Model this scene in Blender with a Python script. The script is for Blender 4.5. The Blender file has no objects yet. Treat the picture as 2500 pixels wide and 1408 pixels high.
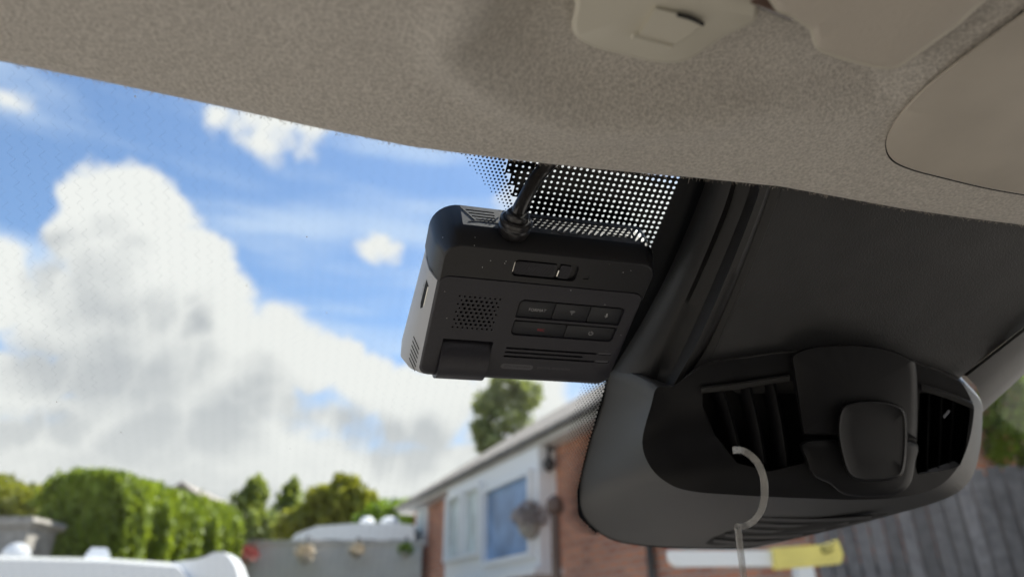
import bpy, bmesh, math, random
import numpy as np
from mathutils import Vector, Matrix
from mathutils.geometry import delaunay_2d_cdt
rnd = random.Random(7)
R_ = math.radians
scene = bpy.context.scene
col = scene.collection

# ------------------------------------------------------------------ camera
CAM_Z = 1.25
PITCH = R_(26.2)
FPX, CX, CY = 1700.0, 1250.0, 704.0
camd = bpy.data.cameras.new('camera')
cam = bpy.data.objects.new('camera', camd)
col.objects.link(cam)
cam.location = (0, 0, CAM_Z)
cam.rotation_euler = (math.pi / 2 + PITCH, 0, 0)
camd.sensor_width = 36.0
camd.lens = FPX / 2500.0 * 36.0
camd.clip_start = 0.01
camd.clip_end = 2000
camd.dof.use_dof = True
camd.dof.focus_distance = 0.282
camd.dof.aperture_fstop = 8.2
scene.camera = cam

# ------------------------------------------------------------------ light
SUN_AZ, SUN_EL = R_(47), R_(53)          # azimuth right of the view direction
sun_dir = Vector((math.sin(SUN_AZ) * math.cos(SUN_EL), math.cos(SUN_AZ) * math.cos(SUN_EL), math.sin(SUN_EL)))
sl = bpy.data.lights.new('sun', 'SUN')
sl.energy = 4.6
sl.angle = R_(0.5)
sl.color = (1.0, 0.95, 0.87)
sun = bpy.data.objects.new('sun', sl)
col.objects.link(sun)
sun.rotation_euler = (-sun_dir).to_track_quat('-Z', 'Y').to_euler()
scene.view_settings.view_transform = 'Standard'
scene.view_settings.look = 'None'
scene.view_settings.exposure = 1.35
scene.view_settings.gamma = 1.0
scene.view_settings.use_curve_mapping = False
scene.render.engine = 'CYCLES'
scene.cycles.use_denoising = True
scene.cycles.max_bounces = 8
scene.cycles.diffuse_bounces = 4
scene.cycles.transparent_max_bounces = 24
scene.cycles.caustics_reflective = False
scene.cycles.caustics_refractive = False
scene.cycles.sample_clamp_indirect = 6.0
scene.cycles.use_adaptive_sampling = True
scene.cycles.adaptive_threshold = 0.02

# ------------------------------------------------------------------ projection helpers
C0 = np.array([0, 0, CAM_Z])
cR = np.array([1.0, 0, 0])
cF = np.array([0, math.cos(PITCH), math.sin(PITCH)])
cU = np.array([0, -math.sin(PITCH), math.cos(PITCH)])

def ray(px, py):
    d = cR * (px - CX) / FPX + cU * (CY - py) / FPX + cF
    return d / np.linalg.norm(d)

def at(px, py, Y):                       # the point at forward distance Y that the photograph shows at this pixel
    d = ray(px, py)
    return C0 + d * (Y / d[1])

# windscreen frame: u to the right, v up the glass, n out of the glass into the cabin
BG = np.array([[0.96036256, 0.2283373, 0.15989319], [0.27610069, -0.85813204, -0.43287159], [0.03836874, 0.45986028, -0.88716197]])
gu, gv, gn = BG[:, 0], BG[:, 1], BG[:, 2]
GO = C0 + ray(1310, 800) * 0.30
GLASS = -0.028
def G(u, v, h):
    return GO + gu * u + gv * v + gn * h
def Gm(u, v, h):                         # the same in millimetres
    return GO + (gu * u + gv * v + gn * h) * 0.001
def P(px, py, h):                        # pixel -> point at height h above the recorder's face, parallel to the glass
    d = ray(px, py)
    return C0 + d * (((GO + gn * h - C0) @ gn) / (d @ gn))
def uv_of(p):
    q = np.asarray(p) - GO
    return q @ gu, q @ gv, q @ gn
# cabin frame: x right, f forward, z up, measured from the camera
tt = R_(27.4)
kf = -(gv * math.cos(tt) + gn * math.sin(tt))
kz = gv * math.sin(tt) - gn * math.cos(tt)
def K(x, f, z):
    return C0 + gu * x + kf * f + kz * z
def KP(px, py, z):                       # pixel -> point on the cabin plane at height z
    d = ray(px, py)
    return C0 + d * (z / (d @ kz))
def k_of(p):
    q = np.asarray(p) - C0
    return q @ gu, q @ kf, q @ kz

# ------------------------------------------------------------------ world: Nishita sky with cumulus
world = bpy.data.worlds.new('World')
scene.world = world
world.use_nodes = True
world.cycles.sampling_method = 'MANUAL'
world.cycles.sample_map_resolution = 256
wn, wl = world.node_tree.nodes, world.node_tree.links
wn.clear()

def build_cloud_group(blobs):
    g = bpy.data.node_groups.new('cloud_field', 'ShaderNodeTree')
    g.interface.new_socket('dir', in_out='INPUT', socket_type='NodeSocketVector')
    g.interface.new_socket('field', in_out='OUTPUT', socket_type='NodeSocketFloat')
    N, L = g.nodes, g.links
    gi, go = N.new('NodeGroupInput'), N.new('NodeGroupOutput')
    def noise(vec, scale, detail, rough=0.55):
        n = N.new('ShaderNodeTexNoise'); n.inputs['Scale'].default_value = scale
        n.inputs['Detail'].default_value = detail; n.inputs['Roughness'].default_value = rough
        L.new(vec, n.inputs['Vector']); return n
    def vm(op, a, b):
        n = N.new('ShaderNodeVectorMath'); n.operation = op
        for i, x in enumerate((a, b)):
            if hasattr(x, 'is_output'): L.new(x, n.inputs[i])
            else: n.inputs[i].default_value = x
        return n.outputs['Value'] if op in ('DISTANCE', 'LENGTH', 'DOT_PRODUCT') else n.outputs['Vector']
    def fm(op, a, b, clamp=False):
        n = N.new('ShaderNodeMath'); n.operation = op; n.use_clamp = clamp
        for i, x in enumerate((a, b)):
            if hasattr(x, 'is_output'): L.new(x, n.inputs[i])
            else: n.inputs[i].default_value = x
        return n.outputs[0]
    d = gi.outputs[0]
    n1 = noise(d, 7.0, 3.0, 0.5)
    off = vm('SUBTRACT', n1.outputs['Color'], (0.5, 0.5, 0.5))
    off = vm('MULTIPLY', off, (0.11, 0.11, 0.11))
    dd = vm('ADD', d, off)
    n1b = noise(d, 24.0, 2.0, 0.5)
    dd = vm('ADD', dd, vm('MULTIPLY', vm('SUBTRACT', n1b.outputs['Color'], (0.5, 0.5, 0.5)), (0.035, 0.035, 0.035)))
    cur = None
    for (px, py, r, w) in blobs:
        c = ray(px, py)
        dist = vm('DISTANCE', dd, tuple(c))
        q = fm('MULTIPLY', dist, 1.0 / (r / FPX))
        q = fm('SUBTRACT', 1.0, q)
        if w != 1.0:
            q = fm('MULTIPLY', q, w)
        cur = q if cur is None else fm('MAXIMUM', cur, q)
    # the general cloud cover of the rest of the sky: a layer that thickens towards the horizon
    sep = N.new('ShaderNodeSeparateXYZ'); L.new(d, sep.inputs[0])
    z = fm('MAXIMUM', sep.outputs['Z'], 0.0)
    den = fm('ADD', z, 0.16)
    cx_, cy_ = fm('DIVIDE', sep.outputs['X'], den), fm('DIVIDE', sep.outputs['Y'], den)
    cmb = N.new('ShaderNodeCombineXYZ'); L.new(cx_, cmb.inputs[0]); L.new(cy_, cmb.inputs[1])
    n2 = noise(cmb.outputs[0], 1.3, 4.0, 0.55)
    mr = N.new('ShaderNodeMapRange'); L.new(z, mr.inputs[0])
    mr.inputs[1].default_value = 0.20; mr.inputs[2].default_value = 0.36
    mr.inputs[3].default_value = 0.40; mr.inputs[4].default_value = -0.42
    gen = fm('SUBTRACT', n2.outputs['Fac'], 0.42)
    gen = fm('ADD', fm('MULTIPLY', gen, 1.6), mr.outputs[0])
    cur = fm('MAXIMUM', cur, gen)
    n3 = noise(d, 34.0, 4.0, 0.65)
    det = fm('MULTIPLY', fm('SUBTRACT', n3.outputs['Fac'], 0.5), 0.36)
    cur = fm('ADD', cur, det)
    L.new(cur, go.inputs[0])
    return g

BLOBS = [(215, 500, 85, 1), (300, 490, 95, 1), (380, 545, 100, 1), (300, 620, 150, 1), (205, 560, 85, 1), (430, 640, 110, 1),
         (520, 630, 75, 1), (545, 690, 75, 1), (320, 770, 200, 1), (450, 800, 170, 1), (550, 790, 90, 1), (180, 760, 150, 1),
         (690, 850, 130, 1), (790, 880, 105, 1), (890, 950, 110, 1), (970, 970, 110, 1), (1060, 980, 120, 1), (600, 920, 150, 1),
         (450, 940, 150, 1), (-20, 640, 85, 1), (-40, 720, 90, 1), (30, 940, 90, 1), (130, 930, 80, 1), (240, 920, 90, 1),
         (570, 290, 62, .5), (665, 312, 85, .55), (750, 345, 62, .45), (918, 608, 44, .5), (12, 250, 40, .30), (1400, 480, 200, 1),
         (1560, 560, 190, 1), (1250, 980, 150, 1)]
cg = build_cloud_group(BLOBS)
tc = wn.new('ShaderNodeTexCoord')
sky = wn.new('ShaderNodeTexSky')
sky.sky_type = 'NISHITA'
sky.sun_disc = False
sky.sun_elevation = SUN_EL
sky.sun_rotation = SUN_AZ
sky.altitude = 50
sky.air_density = 1.0
sky.dust_density = 0.7
sky.ozone_density = 1.6
def wmath(op, a, b, clamp=False):
    n = wn.new('ShaderNodeMath'); n.operation = op; n.use_clamp = clamp
    for i, x in enumerate((a, b)):
        if hasattr(x, 'is_output'): wl.new(x, n.inputs[i])
        else: n.inputs[i].default_value = x
    return n.outputs[0]
def wmr(x, a, b, c, d, smooth=True):
    n = wn.new('ShaderNodeMapRange'); n.interpolation_type = 'SMOOTHSTEP' if smooth else 'LINEAR'
    wl.new(x, n.inputs[0])
    for i, q in enumerate((a, b, c, d)): n.inputs[i + 1].default_value = q
    return n.outputs[0]
f0 = wn.new('ShaderNodeGroup'); f0.node_tree = cg
wl.new(tc.outputs['Generated'], f0.inputs[0])
sh = wn.new('ShaderNodeVectorMath'); sh.operation = 'ADD'
wl.new(tc.outputs['Generated'], sh.inputs[0]); sh.inputs[1].default_value = (0.018, 0.0, 0.06)
f1 = wn.new('ShaderNodeGroup'); f1.node_tree = cg
wl.new(sh.outputs[0], f1.inputs[0])
mask = wmr(f0.outputs[0], -0.03, 0.34, 0.0, 1.0)
# a cloud is dark where much cloud lies between it and the sun
shade = wmr(f1.outputs[0], 0.10, 1.05, 1.0, 0.0)
sz = wn.new('ShaderNodeSeparateXYZ'); wl.new(tc.outputs['Generated'], sz.inputs[0])
low_ = wmr(sz.outputs['Z'], 0.12, 0.36, 0.62, 0.0)       # near the horizon one looks at the lit flanks of many clouds
shade = wmath('MAXIMUM', shade, low_)
cs = wn.new('ShaderNodeMixRGB')
wl.new(shade, cs.inputs[0])
cs.inputs[1].default_value = (0.205, 0.215, 0.227, 1)
cs.inputs[2].default_value = (0.37, 0.37, 0.362, 1)
skm = wn.new('ShaderNodeVectorMath'); skm.operation = 'MULTIPLY'
wl.new(sky.outputs[0], skm.inputs[0]); skm.inputs[1].default_value = (0.064, 0.073, 0.080)
# thin veil of high cloud
vmap = wn.new('ShaderNodeMapping'); wl.new(tc.outputs['Generated'], vmap.inputs[0])
vmap.inputs['Rotation'].default_value = (0.3, R_(32), 0.2); vmap.inputs['Scale'].default_value = (1.2, 2.0, 7.0)
vn = wn.new('ShaderNodeTexNoise'); wl.new(vmap.outputs[0], vn.inputs['Vector'])
vn.inputs['Scale'].default_value = 2.2; vn.inputs['Detail'].default_value = 5
veil = wmr(vn.outputs['Fac'], 0.42, 0.70, 0.03, 0.68)
mv = wn.new('ShaderNodeMixRGB'); wl.new(veil, mv.inputs[0]); wl.new(skm.outputs[0], mv.inputs[1])
mv.inputs[2].default_value = (0.28, 0.335, 0.41, 1)
mx = wn.new('ShaderNodeMixRGB'); wl.new(mask, mx.inputs[0]); wl.new(mv.outputs[0], mx.inputs[1]); wl.new(cs.outputs[0], mx.inputs[2])
bg = wn.new('ShaderNodeBackground'); wl.new(mx.outputs[0], bg.inputs[0]); bg.inputs[1].default_value = 1.0
wo = wn.new('ShaderNodeOutputWorld'); wl.new(bg.outputs[0], wo.inputs[0])

# ------------------------------------------------------------------ materials
def mat(name, base, rough=0.5, spec=0.5, metal=0.0, noise=None, bump=None, dust=0.0, sheen=0.0, alpha=None, coat=0.0, trans=0.0):
    """noise=(scale, amount[, detail]) varies the colour; bump=(scale, strength, distance) adds fine relief; dust adds pale specks"""
    m = bpy.data.materials.new(name); m.use_nodes = True
    N, L = m.node_tree.nodes, m.node_tree.links
    b = N['Principled BSDF']
    b.inputs['Base Color'].default_value = (*base, 1)
    b.inputs['Roughness'].default_value = rough
    b.inputs['Specular IOR Level'].default_value = spec
    b.inputs['Metallic'].default_value = metal
    b.inputs['Coat Weight'].default_value = coat
    b.inputs['Transmission Weight'].default_value = trans
    if sheen: b.inputs['Sheen Weight'].default_value = sheen
    t = N.new('ShaderNodeTexCoord')
    colout = None
    if noise:
        n = N.new('ShaderNodeTexNoise'); L.new(t.outputs['Object'], n.inputs['Vector'])
        n.inputs['Scale'].default_value = noise[0]; n.inputs['Detail'].default_value = noise[2] if len(noise) > 2 else 4
        r = N.new('ShaderNodeMapRange'); L.new(n.outputs['Fac'], r.inputs[0])
        r.inputs[1].default_value = 0.3; r.inputs[2].default_value = 0.7
        r.inputs[3].default_value = 1 - noise[1]; r.inputs[4].default_value = 1 + noise[1]
        v = N.new('ShaderNodeVectorMath'); v.operation = 'SCALE'; v.inputs[0].default_value = base
        L.new(r.outputs[0], v.inputs['Scale']); colout = v.outputs[0]
    if dust:
        vo = N.new('ShaderNodeTexVoronoi'); L.new(t.outputs['Object'], vo.inputs['Vector']); vo.inputs['Scale'].default_value = 330
        lt = N.new('ShaderNodeMath'); lt.operation = 'LESS_THAN'; L.new(vo.outputs['Distance'], lt.inputs[0]); lt.inputs[1].default_value = 0.06
        sc = N.new('ShaderNodeSeparateColor'); L.new(vo.outputs['Color'], sc.inputs[0])
        g2 = N.new('ShaderNodeMath'); g2.operation = 'LESS_THAN'; L.new(sc.outputs[0], g2.inputs[0]); g2.inputs[1].default_value = dust
        mu = N.new('ShaderNodeMath'); mu.operation = 'MULTIPLY'; L.new(lt.outputs[0], mu.inputs[0]); L.new(g2.outputs[0], mu.inputs[1])
        mi = N.new('ShaderNodeMixRGB'); L.new(mu.outputs[0], mi.inputs[0]); mi.inputs[2].default_value = (0.6, 0.6, 0.58, 1)
        if colout: L.new(colout, mi.inputs[1])
        else: mi.inputs[1].default_value = (*base, 1)
        colout = mi.outputs[0]
    if colout: L.new(colout, b.inputs['Base Color'])
    if bump:
        n = N.new('ShaderNodeTexNoise'); L.new(t.outputs['Object'], n.inputs['Vector'])
        n.inputs['Scale'].default_value = bump[0]; n.inputs['Detail'].default_value = 3
        bp = N.new('ShaderNodeBump'); bp.inputs['Strength'].default_value = bump[1]; bp.inputs['Distance'].default_value = bump[2]
        L.new(n.outputs['Fac'], bp.inputs['Height']); L.new(bp.outputs[0], b.inputs['Normal'])
    return m

M = {}
M['fabric'] = mat('headliner_fabric', (0.56, 0.53, 0.487), 0.95, 0.1, noise=(900, 0.22, 5), bump=(900, 0.55, 0.0009), sheen=0.2)
M['fuzz'] = mat('fabric_fuzz', (0.50, 0.45, 0.39), 0.95, 0.1)
M['beige_plastic'] = mat('beige_plastic', (0.62, 0.59, 0.50), 0.42, 0.5, bump=(1500, 0.08, 0.0003))
M['console_plastic'] = mat('console_plastic', (0.54, 0.495, 0.43), 0.55, 0.45, noise=(40, 0.06), bump=(2200, 0.25, 0.0003))
M['vinyl'] = mat('visor_vinyl', (0.54, 0.49, 0.425), 0.6, 0.4, bump=(900, 0.5, 0.0006))
M['chrome'] = mat('visor_rod_metal', (0.72, 0.68, 0.64), 0.22, 0.5, metal=1.0)
M['brown'] = mat('brown_plastic', (0.10, 0.06, 0.045), 0.4)
M['dark_gap'] = mat('dark_gap', (0.008, 0.008, 0.009), 0.8)
M['cam_plastic'] = mat('recorder_black_plastic', (0.020, 0.0195, 0.026), 0.46, 0.5, noise=(900, 0.15), bump=(3500, 0.10, 0.0002), dust=0.10)
M['cam_side_lit'] = mat('recorder_side_lit', (0.46, 0.463, 0.47), 0.42, 0.5, bump=(3500, 0.08, 0.0002), dust=0.02)  # black plastic; the daylight on this side is painted in as pale grey
M['cam_mount'] = mat('recorder_mount_plastic', (0.008, 0.008, 0.010), 0.34, 0.4, noise=(900, 0.15), bump=(3500, 0.10, 0.0002), dust=0.30)
M['cam_top'] = mat('recorder_top_plastic', (0.07, 0.07, 0.072), 0.55, 0.4, noise=(500, 0.35), dust=0.05)
M['button'] = mat('button_rubber', (0.017, 0.018, 0.022), 0.5, 0.45, bump=(3000, 0.1, 0.0002))
M['hole'] = mat('black_recess', (0.004, 0.004, 0.005), 0.7)
M['print_grey'] = mat('grey_print', (0.34, 0.34, 0.35), 0.6)
M['print_dim'] = mat('dim_print', (0.075, 0.075, 0.085), 0.5)
M['print_red'] = mat('red_print', (0.34, 0.03, 0.04), 0.6)
M['print_black'] = mat('black_print', (0.006, 0.006, 0.007), 0.5)
M['led'] = mat('led_window', (0.07, 0.07, 0.08), 0.3)
M['cable'] = mat('cable_rubber', (0.018, 0.017, 0.018), 0.28, 0.6)
M['metal'] = mat('bright_metal', (0.8, 0.78, 0.72), 0.3, metal=1.0)
M['pod'] = mat('housing_black_plastic', (0.042, 0.042, 0.042), 0.46, 0.45, bump=(1800, 0.30, 0.0004), dust=0.012)
M['pod_panel'] = mat('housing_panel_plastic', (0.036, 0.036, 0.037), 0.52, 0.42, noise=(60, 0.12), bump=(1300, 0.4, 0.0005), dust=0.012)
M['pod_shaded'] = mat('housing_shaded_plastic', (0.007, 0.007, 0.008), 0.48, 0.2, bump=(1800, 0.15, 0.0003))  # same black plastic as the shell, with the face's shade painted in
M['vent_lit'] = mat('lit_vent_grey', (0.22, 0.23, 0.26), 0.4)  # daylight falling into the vent, painted in as pale grey
M['flank_shaded'] = mat('housing_flank_shaded', (0.022, 0.022, 0.023), 0.48, 0.4, bump=(1500, 0.3, 0.0004))  # darker copy of the shell plastic: shade on the left flank painted in
M['frit'] = mat('ceramic_frit', (0.004, 0.005, 0.007), 0.25, 0.25)
M['wire'] = mat('heating_wire', (0.10, 0.13, 0.18), 0.4)

def vary(m, lo, hi):                     # each board its own tone
    N, L = m.node_tree.nodes, m.node_tree.links; b_ = N['Principled BSDF']; src = b_.inputs['Base Color'].links[0].from_socket
    oi = N.new('ShaderNodeObjectInfo'); r = N.new('ShaderNodeMapRange'); L.new(oi.outputs['Random'], r.inputs[0]); r.inputs[3].default_value = lo; r.inputs[4].default_value = hi
    v = N.new('ShaderNodeVectorMath'); v.operation = 'SCALE'; L.new(src, v.inputs[0]); L.new(r.outputs[0], v.inputs['Scale']); L.new(v.outputs[0], b_.inputs['Base Color'])
# glass: clear, a little reflective, with dust specks
def glass_mat():
    m = bpy.data.materials.new('windscreen_glass'); m.use_nodes = True
    N, L = m.node_tree.nodes, m.node_tree.links; N.clear()
    out = N.new('ShaderNodeOutputMaterial'); tr = N.new('ShaderNodeBsdfTransparent'); gl = N.new('ShaderNodeBsdfGlossy'); df = N.new('ShaderNodeBsdfDiffuse')
    tr.inputs[0].default_value = (0.97, 0.985, 0.98, 1); gl.inputs['Roughness'].default_value = 0.02
    df.inputs[0].default_value = (0.75, 0.75, 0.75, 1)
    fr = N.new('ShaderNodeFresnel'); ge = N.new('ShaderNodeNewGeometry'); io = N.new('ShaderNodeMapRange'); L.new(ge.outputs['Backfacing'], io.inputs[0]); io.inputs[3].default_value = 1.25; io.inputs[4].default_value = 1 / 1.25; L.new(io.outputs[0], fr.inputs[0])
    m1 = N.new('ShaderNodeMixShader'); L.new(fr.outputs[0], m1.inputs[0]); L.new(tr.outputs[0], m1.inputs[1]); L.new(gl.outputs[0], m1.inputs[2])
    t = N.new('ShaderNodeTexCoord')
    vo = N.new('ShaderNodeTexVoronoi'); L.new(t.outputs['Object'], vo.inputs['Vector']); vo.inputs['Scale'].default_value = 130
    lt = N.new('ShaderNodeMath'); lt.operation = 'LESS_THAN'; L.new(vo.outputs['Distance'], lt.inputs[0]); lt.inputs[1].default_value = 0.05
    sc = N.new('ShaderNodeSeparateColor'); L.new(vo.outputs['Color'], sc.inputs[0])
    g2 = N.new('ShaderNodeMath'); g2.operation = 'LESS_THAN'; L.new(sc.outputs[0], g2.inputs[0]); g2.inputs[1].default_value = 0.05
    mu = N.new('ShaderNodeMath'); mu.operation = 'MULTIPLY'; L.new(lt.outputs[0], mu.inputs[0]); L.new(g2.outputs[0], mu.inputs[1])
    n = N.new('ShaderNodeTexNoise'); L.new(t.outputs['Object'], n.inputs['Vector']); n.inputs['Scale'].default_value = 9; n.inputs['Detail'].default_value = 5
    r = N.new('ShaderNodeMapRange'); L.new(n.outputs['Fac'], r.inputs[0]); r.inputs[1].default_value = 0.4; r.inputs[2].default_value = 0.8; r.inputs[3].default_value = 0.0; r.inputs[4].default_value = 0.025
    mx = N.new('ShaderNodeMath'); mx.operation = 'MULTIPLY_ADD'; L.new(mu.outputs[0], mx.inputs[0]); mx.inputs[1].default_value = 0.6; L.new(r.outputs[0], mx.inputs[2])
    m2 = N.new('ShaderNodeMixShader'); L.new(mx.outputs[0], m2.inputs[0]); L.new(m1.outputs[0], m2.inputs[1]); L.new(df.outputs[0], m2.inputs[2])
    L.new(m2.outputs[0], out.inputs[0])
    return m
M['glass'] = glass_mat()

# ------------------------------------------------------------------ mesh helpers
def link(name, me, parent=None):
    o = bpy.data.objects.new(name, me); col.objects.link(o)
    if parent is not None:
        o.parent = parent
        o.matrix_parent_inverse = Matrix.Translation(-Vector(parent.location)) if parent.type == 'EMPTY' else Matrix.Identity(4)
    return o
def mk(name, verts, faces, m, parent=None, smooth=None, kind=None):
    me = bpy.data.meshes.new(name)
    me.from_pydata([tuple(map(float, v)) for v in verts], [], faces)
    me.materials.append(M[m] if isinstance(m, str) else m)
    bm = bmesh.new(); bm.from_mesh(me); bmesh.ops.remove_doubles(bm, verts=bm.verts, dist=1e-6); bmesh.ops.recalc_face_normals(bm, faces=bm.faces); bm.to_mesh(me); bm.free()
    if smooth is not None:
        me.polygons.foreach_set('use_smooth', [True] * len(me.polygons))
        me.set_sharp_from_angle(angle=R_(smooth))
    o = link(name, me, parent)
    if kind: o['kind'] = kind
    return o
def tag(o, label, cat, group=None, kind=None):
    o['label'] = label; o['category'] = cat
    if group: o['group'] = group
    if kind: o['kind'] = kind
    return o
def empty(name, loc, label, cat, group=None):
    o = bpy.data.objects.new(name, None); col.objects.link(o); o.location = tuple(map(float, loc)); o.empty_display_size = 0.02
    return tag(o, label, cat, group)
def copy_tree(o, parent=None, delta=None):
    c = o.copy(); col.objects.link(c)
    if parent is not None: c.parent = parent
    for ch in list(o.children): copy_tree(ch, c)
    return c

class MB:
    def __init__(s): s.v, s.f = [], []
    def add(s, verts, faces):
        b = len(s.v); s.v += [tuple(map(float, x)) for x in verts]; s.f += [tuple(i + b for i in f) for f in faces]
    def quadbox(s, p, ex, ey, ez):        # a box: corner point and three edge vectors
        p, ex, ey, ez = map(np.asarray, (p, ex, ey, ez))
        c = [p, p + ex, p + ex + ey, p + ey, p + ez, p + ex + ez, p + ex + ey + ez, p + ey + ez]
        s.add(c, [(0, 3, 2, 1), (4, 5, 6, 7), (0, 1, 5, 4), (1, 2, 6, 5), (2, 3, 7, 6), (3, 0, 4, 7)])
    def loft(s, rings, closed=True, cap0=False, cap1=False):
        n = len(rings[0]); vs = [p for r in rings for p in r]; fs = []
        for i in range(len(rings) - 1):
            for j in range(n if closed else n - 1):
                a, b = i * n + j, i * n + (j + 1) % n
                fs.append((a, b, b + n, a + n))
        if cap0: fs.append(tuple(range(n))[::-1])
        if cap1: fs.append(tuple(range((len(rings) - 1) * n, len(rings) * n)))
        s.add(vs, fs)
    def tube(s, path, r, seg=14, cap=True):
        path = [np.asarray(p, float) for p in path]; rings = []
        ref = None
        for i, p in enumerate(path):
            d = path[min(i + 1, len(path) - 1)] - path[max(i - 1, 0)]; d /= np.linalg.norm(d)
            if ref is None:
                ref = np.cross(d, [0.3, 0.2, 0.9]); ref /= np.linalg.norm(ref)
            ref = ref - d * (ref @ d); ref /= np.linalg.norm(ref)
            b = np.cross(d, ref); rr = r[i] if hasattr(r, '__len__') else r
            rings.append([p + (ref * math.cos(a) + b * math.sin(a)) * rr for a in [2 * math.pi * k / seg for k in range(seg)]])
        s.loft(rings, True, cap, cap)
    def lathe(s, base, axis, prof, seg=32):
        axis = np.asarray(axis) / np.linalg.norm(axis); ref = np.cross(axis, [0.2, 0.9, 0.1]); ref /= np.linalg.norm(ref); b = np.cross(axis, ref)
        s.loft([[np.asarray(base) + axis * t + (ref * math.cos(a) + b * math.sin(a)) * r for a in [2 * math.pi * k / seg for k in range(seg)]] for t, r in prof], True, True, True)
    def build(s, name, m, parent=None, smooth=None, kind=None):
        return mk(name, s.v, s.f, m, parent, smooth, kind)

def inside(p, poly):
    x, y = p; c = False; j = len(poly) - 1
    for i in range(len(poly)):
        xi, yi = poly[i][0], poly[i][1]; xj, yj = poly[j][0], poly[j][1]
        if (yi > y) != (yj > y) and x < (xj - xi) * (y - yi) / (yj - yi) + xi: c = not c
        j = i
    return c
def planar(mb, outline, holes, fmap, depth=0.0, floor=True, spacing=None, back=None):
    """flat plate with holes; fmap(x, y, d) gives the 3-D point at depth d below the plate"""
    vs = [tuple(map(float, p[:2])) for p in outline]; es = [(i, (i + 1) % len(outline)) for i in range(len(outline))]
    for h in holes:
        b = len(vs); vs += [tuple(map(float, p[:2])) for p in h]; es += [(b + i, b + (i + 1) % len(h)) for i in range(len(h))]
    if spacing:
        xs = [p[0] for p in outline]; ys = [p[1] for p in outline]
        for i in range(1, int((max(xs) - min(xs)) / spacing)):
            for j in range(1, int((max(ys) - min(ys)) / spacing)):
                q = (min(xs) + i * spacing, min(ys) + j * spacing)
                if inside(q, outline) and not any(inside(q, h) for h in holes): vs.append(q)
    rv, re, rf, *_ = delaunay_2d_cdt([Vector(v) for v in vs], es, [], 0, 1e-7)
    keep = []
    for f in rf:
        c = (sum(rv[i].x for i in f) / len(f), sum(rv[i].y for i in f) / len(f))
        if inside(c, outline) and not any(inside(c, h) for h in holes): keep.append(tuple(f))
    mb.add([fmap(v.x, v.y, 0) for v in rv], keep)
    if depth:
        for h in holes:
            mb.loft([[fmap(x, y, 0) for x, y in h], [fmap(x, y, depth) for x, y in h]], True, False, floor)
    if back:
        mb.loft([[fmap(p[0], p[1], 0) for p in outline], [fmap(p[0], p[1], back) for p in outline]], True, False, True)

def rrect(x0, x1, y0, y1, r, seg=5):
    """rounded rectangle; r one radius or four (bottom-left, bottom-right, top-right, top-left)"""
    r = r if hasattr(r, '__len__') else (r,) * 4
    out = []
    for (cx, cy, a0, q) in ((x0, y0, 180, r[0]), (x1, y0, 270, r[1]), (x1, y1, 0, r[2]), (x0, y1, 90, r[3])):
        ox = cx + (q if cx == x0 else -q); oy = cy + (q if cy == y0 else -q)
        for k in range(seg + 1):
            a = R_(a0 + 90 * k / seg); out.append((ox + q * math.cos(a), oy + q * math.sin(a)))
    return out
def ngon(cx, cy, r, n=12, ry=None):
    return [(cx + r * math.cos(2 * math.pi * k / n), cy + (ry or r) * math.sin(2 * math.pi * k / n)) for k in range(n)]
def slot(x0, x1, y, w, seg=5):
    return rrect(x0, x1, y - w / 2, y + w / 2, w / 2 * 0.98, seg)
def cr(pts, n, closed=False):             # Catmull-Rom through points, n samples per span
    pts = [np.asarray(p, float) for p in pts]; out = []; m = len(pts)
    for i in range(m if closed else m - 1):
        if closed: p0, p1, p2, p3 = pts[(i - 1) % m], pts[i], pts[(i + 1) % m], pts[(i + 2) % m]
        else: p0, p1, p2, p3 = pts[max(i - 1, 0)], pts[i], pts[i + 1], pts[min(i + 2, m - 1)]
        for k in range(n):
            t = k / n
            out.append(0.5 * ((2 * p1) + (p2 - p0) * t + (2 * p0 - 5 * p1 + 4 * p2 - p3) * t * t + (3 * p1 - p0 - 3 * p2 + p3) * t ** 3))
    if not closed: out.append(pts[-1])
    return out
def text_part(s, size, fmap, m, name, parent, slant=0.0, xscale=1.0):
    cu = bpy.data.curves.new('t', 'FONT'); cu.body = s; cu.size = size; cu.align_x = 'CENTER'; cu.align_y = 'CENTER'; cu.shear = slant; cu.resolution_u = 3
    o = bpy.data.objects.new('t', cu); col.objects.link(o)
    dg = bpy.context.evaluated_depsgraph_get()
    me = bpy.data.meshes.new_from_object(o.evaluated_get(dg))
    vs = [fmap(v.co.x * xscale, v.co.y) for v in me.vertices]; fs = [tuple(p.vertices) for p in me.polygons]
    bpy.data.objects.remove(o); bpy.data.curves.remove(cu); bpy.data.meshes.remove(me)
    return mk(name, vs, fs, m, parent)

# ================================================================== SETTING
M['ground'] = mat('driveway_gravel', (0.33, 0.31, 0.28), 0.9, 0.2, noise=(3, 0.2), bump=(60, 0.5, 0.02))
g = mk('ground', [(-400, -300, 0), (400, -300, 0), (400, 700, 0), (-400, 700, 0)], [(0, 1, 2, 3)], 'ground')
g['kind'] = 'structure'

# ------------------------------------------------------------------ windscreen
ws = empty('windscreen', G(0, -0.3, GLASS), 'clear car windscreen with fine zigzag heating wires and dotted black border', 'windscreen')
b = MB(); b.quadbox(G(-0.75, -0.72, GLASS - 0.005), gu * 2.1, gv * 0.83, gn * 0.005); b.build('glass', 'glass', ws)
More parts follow.
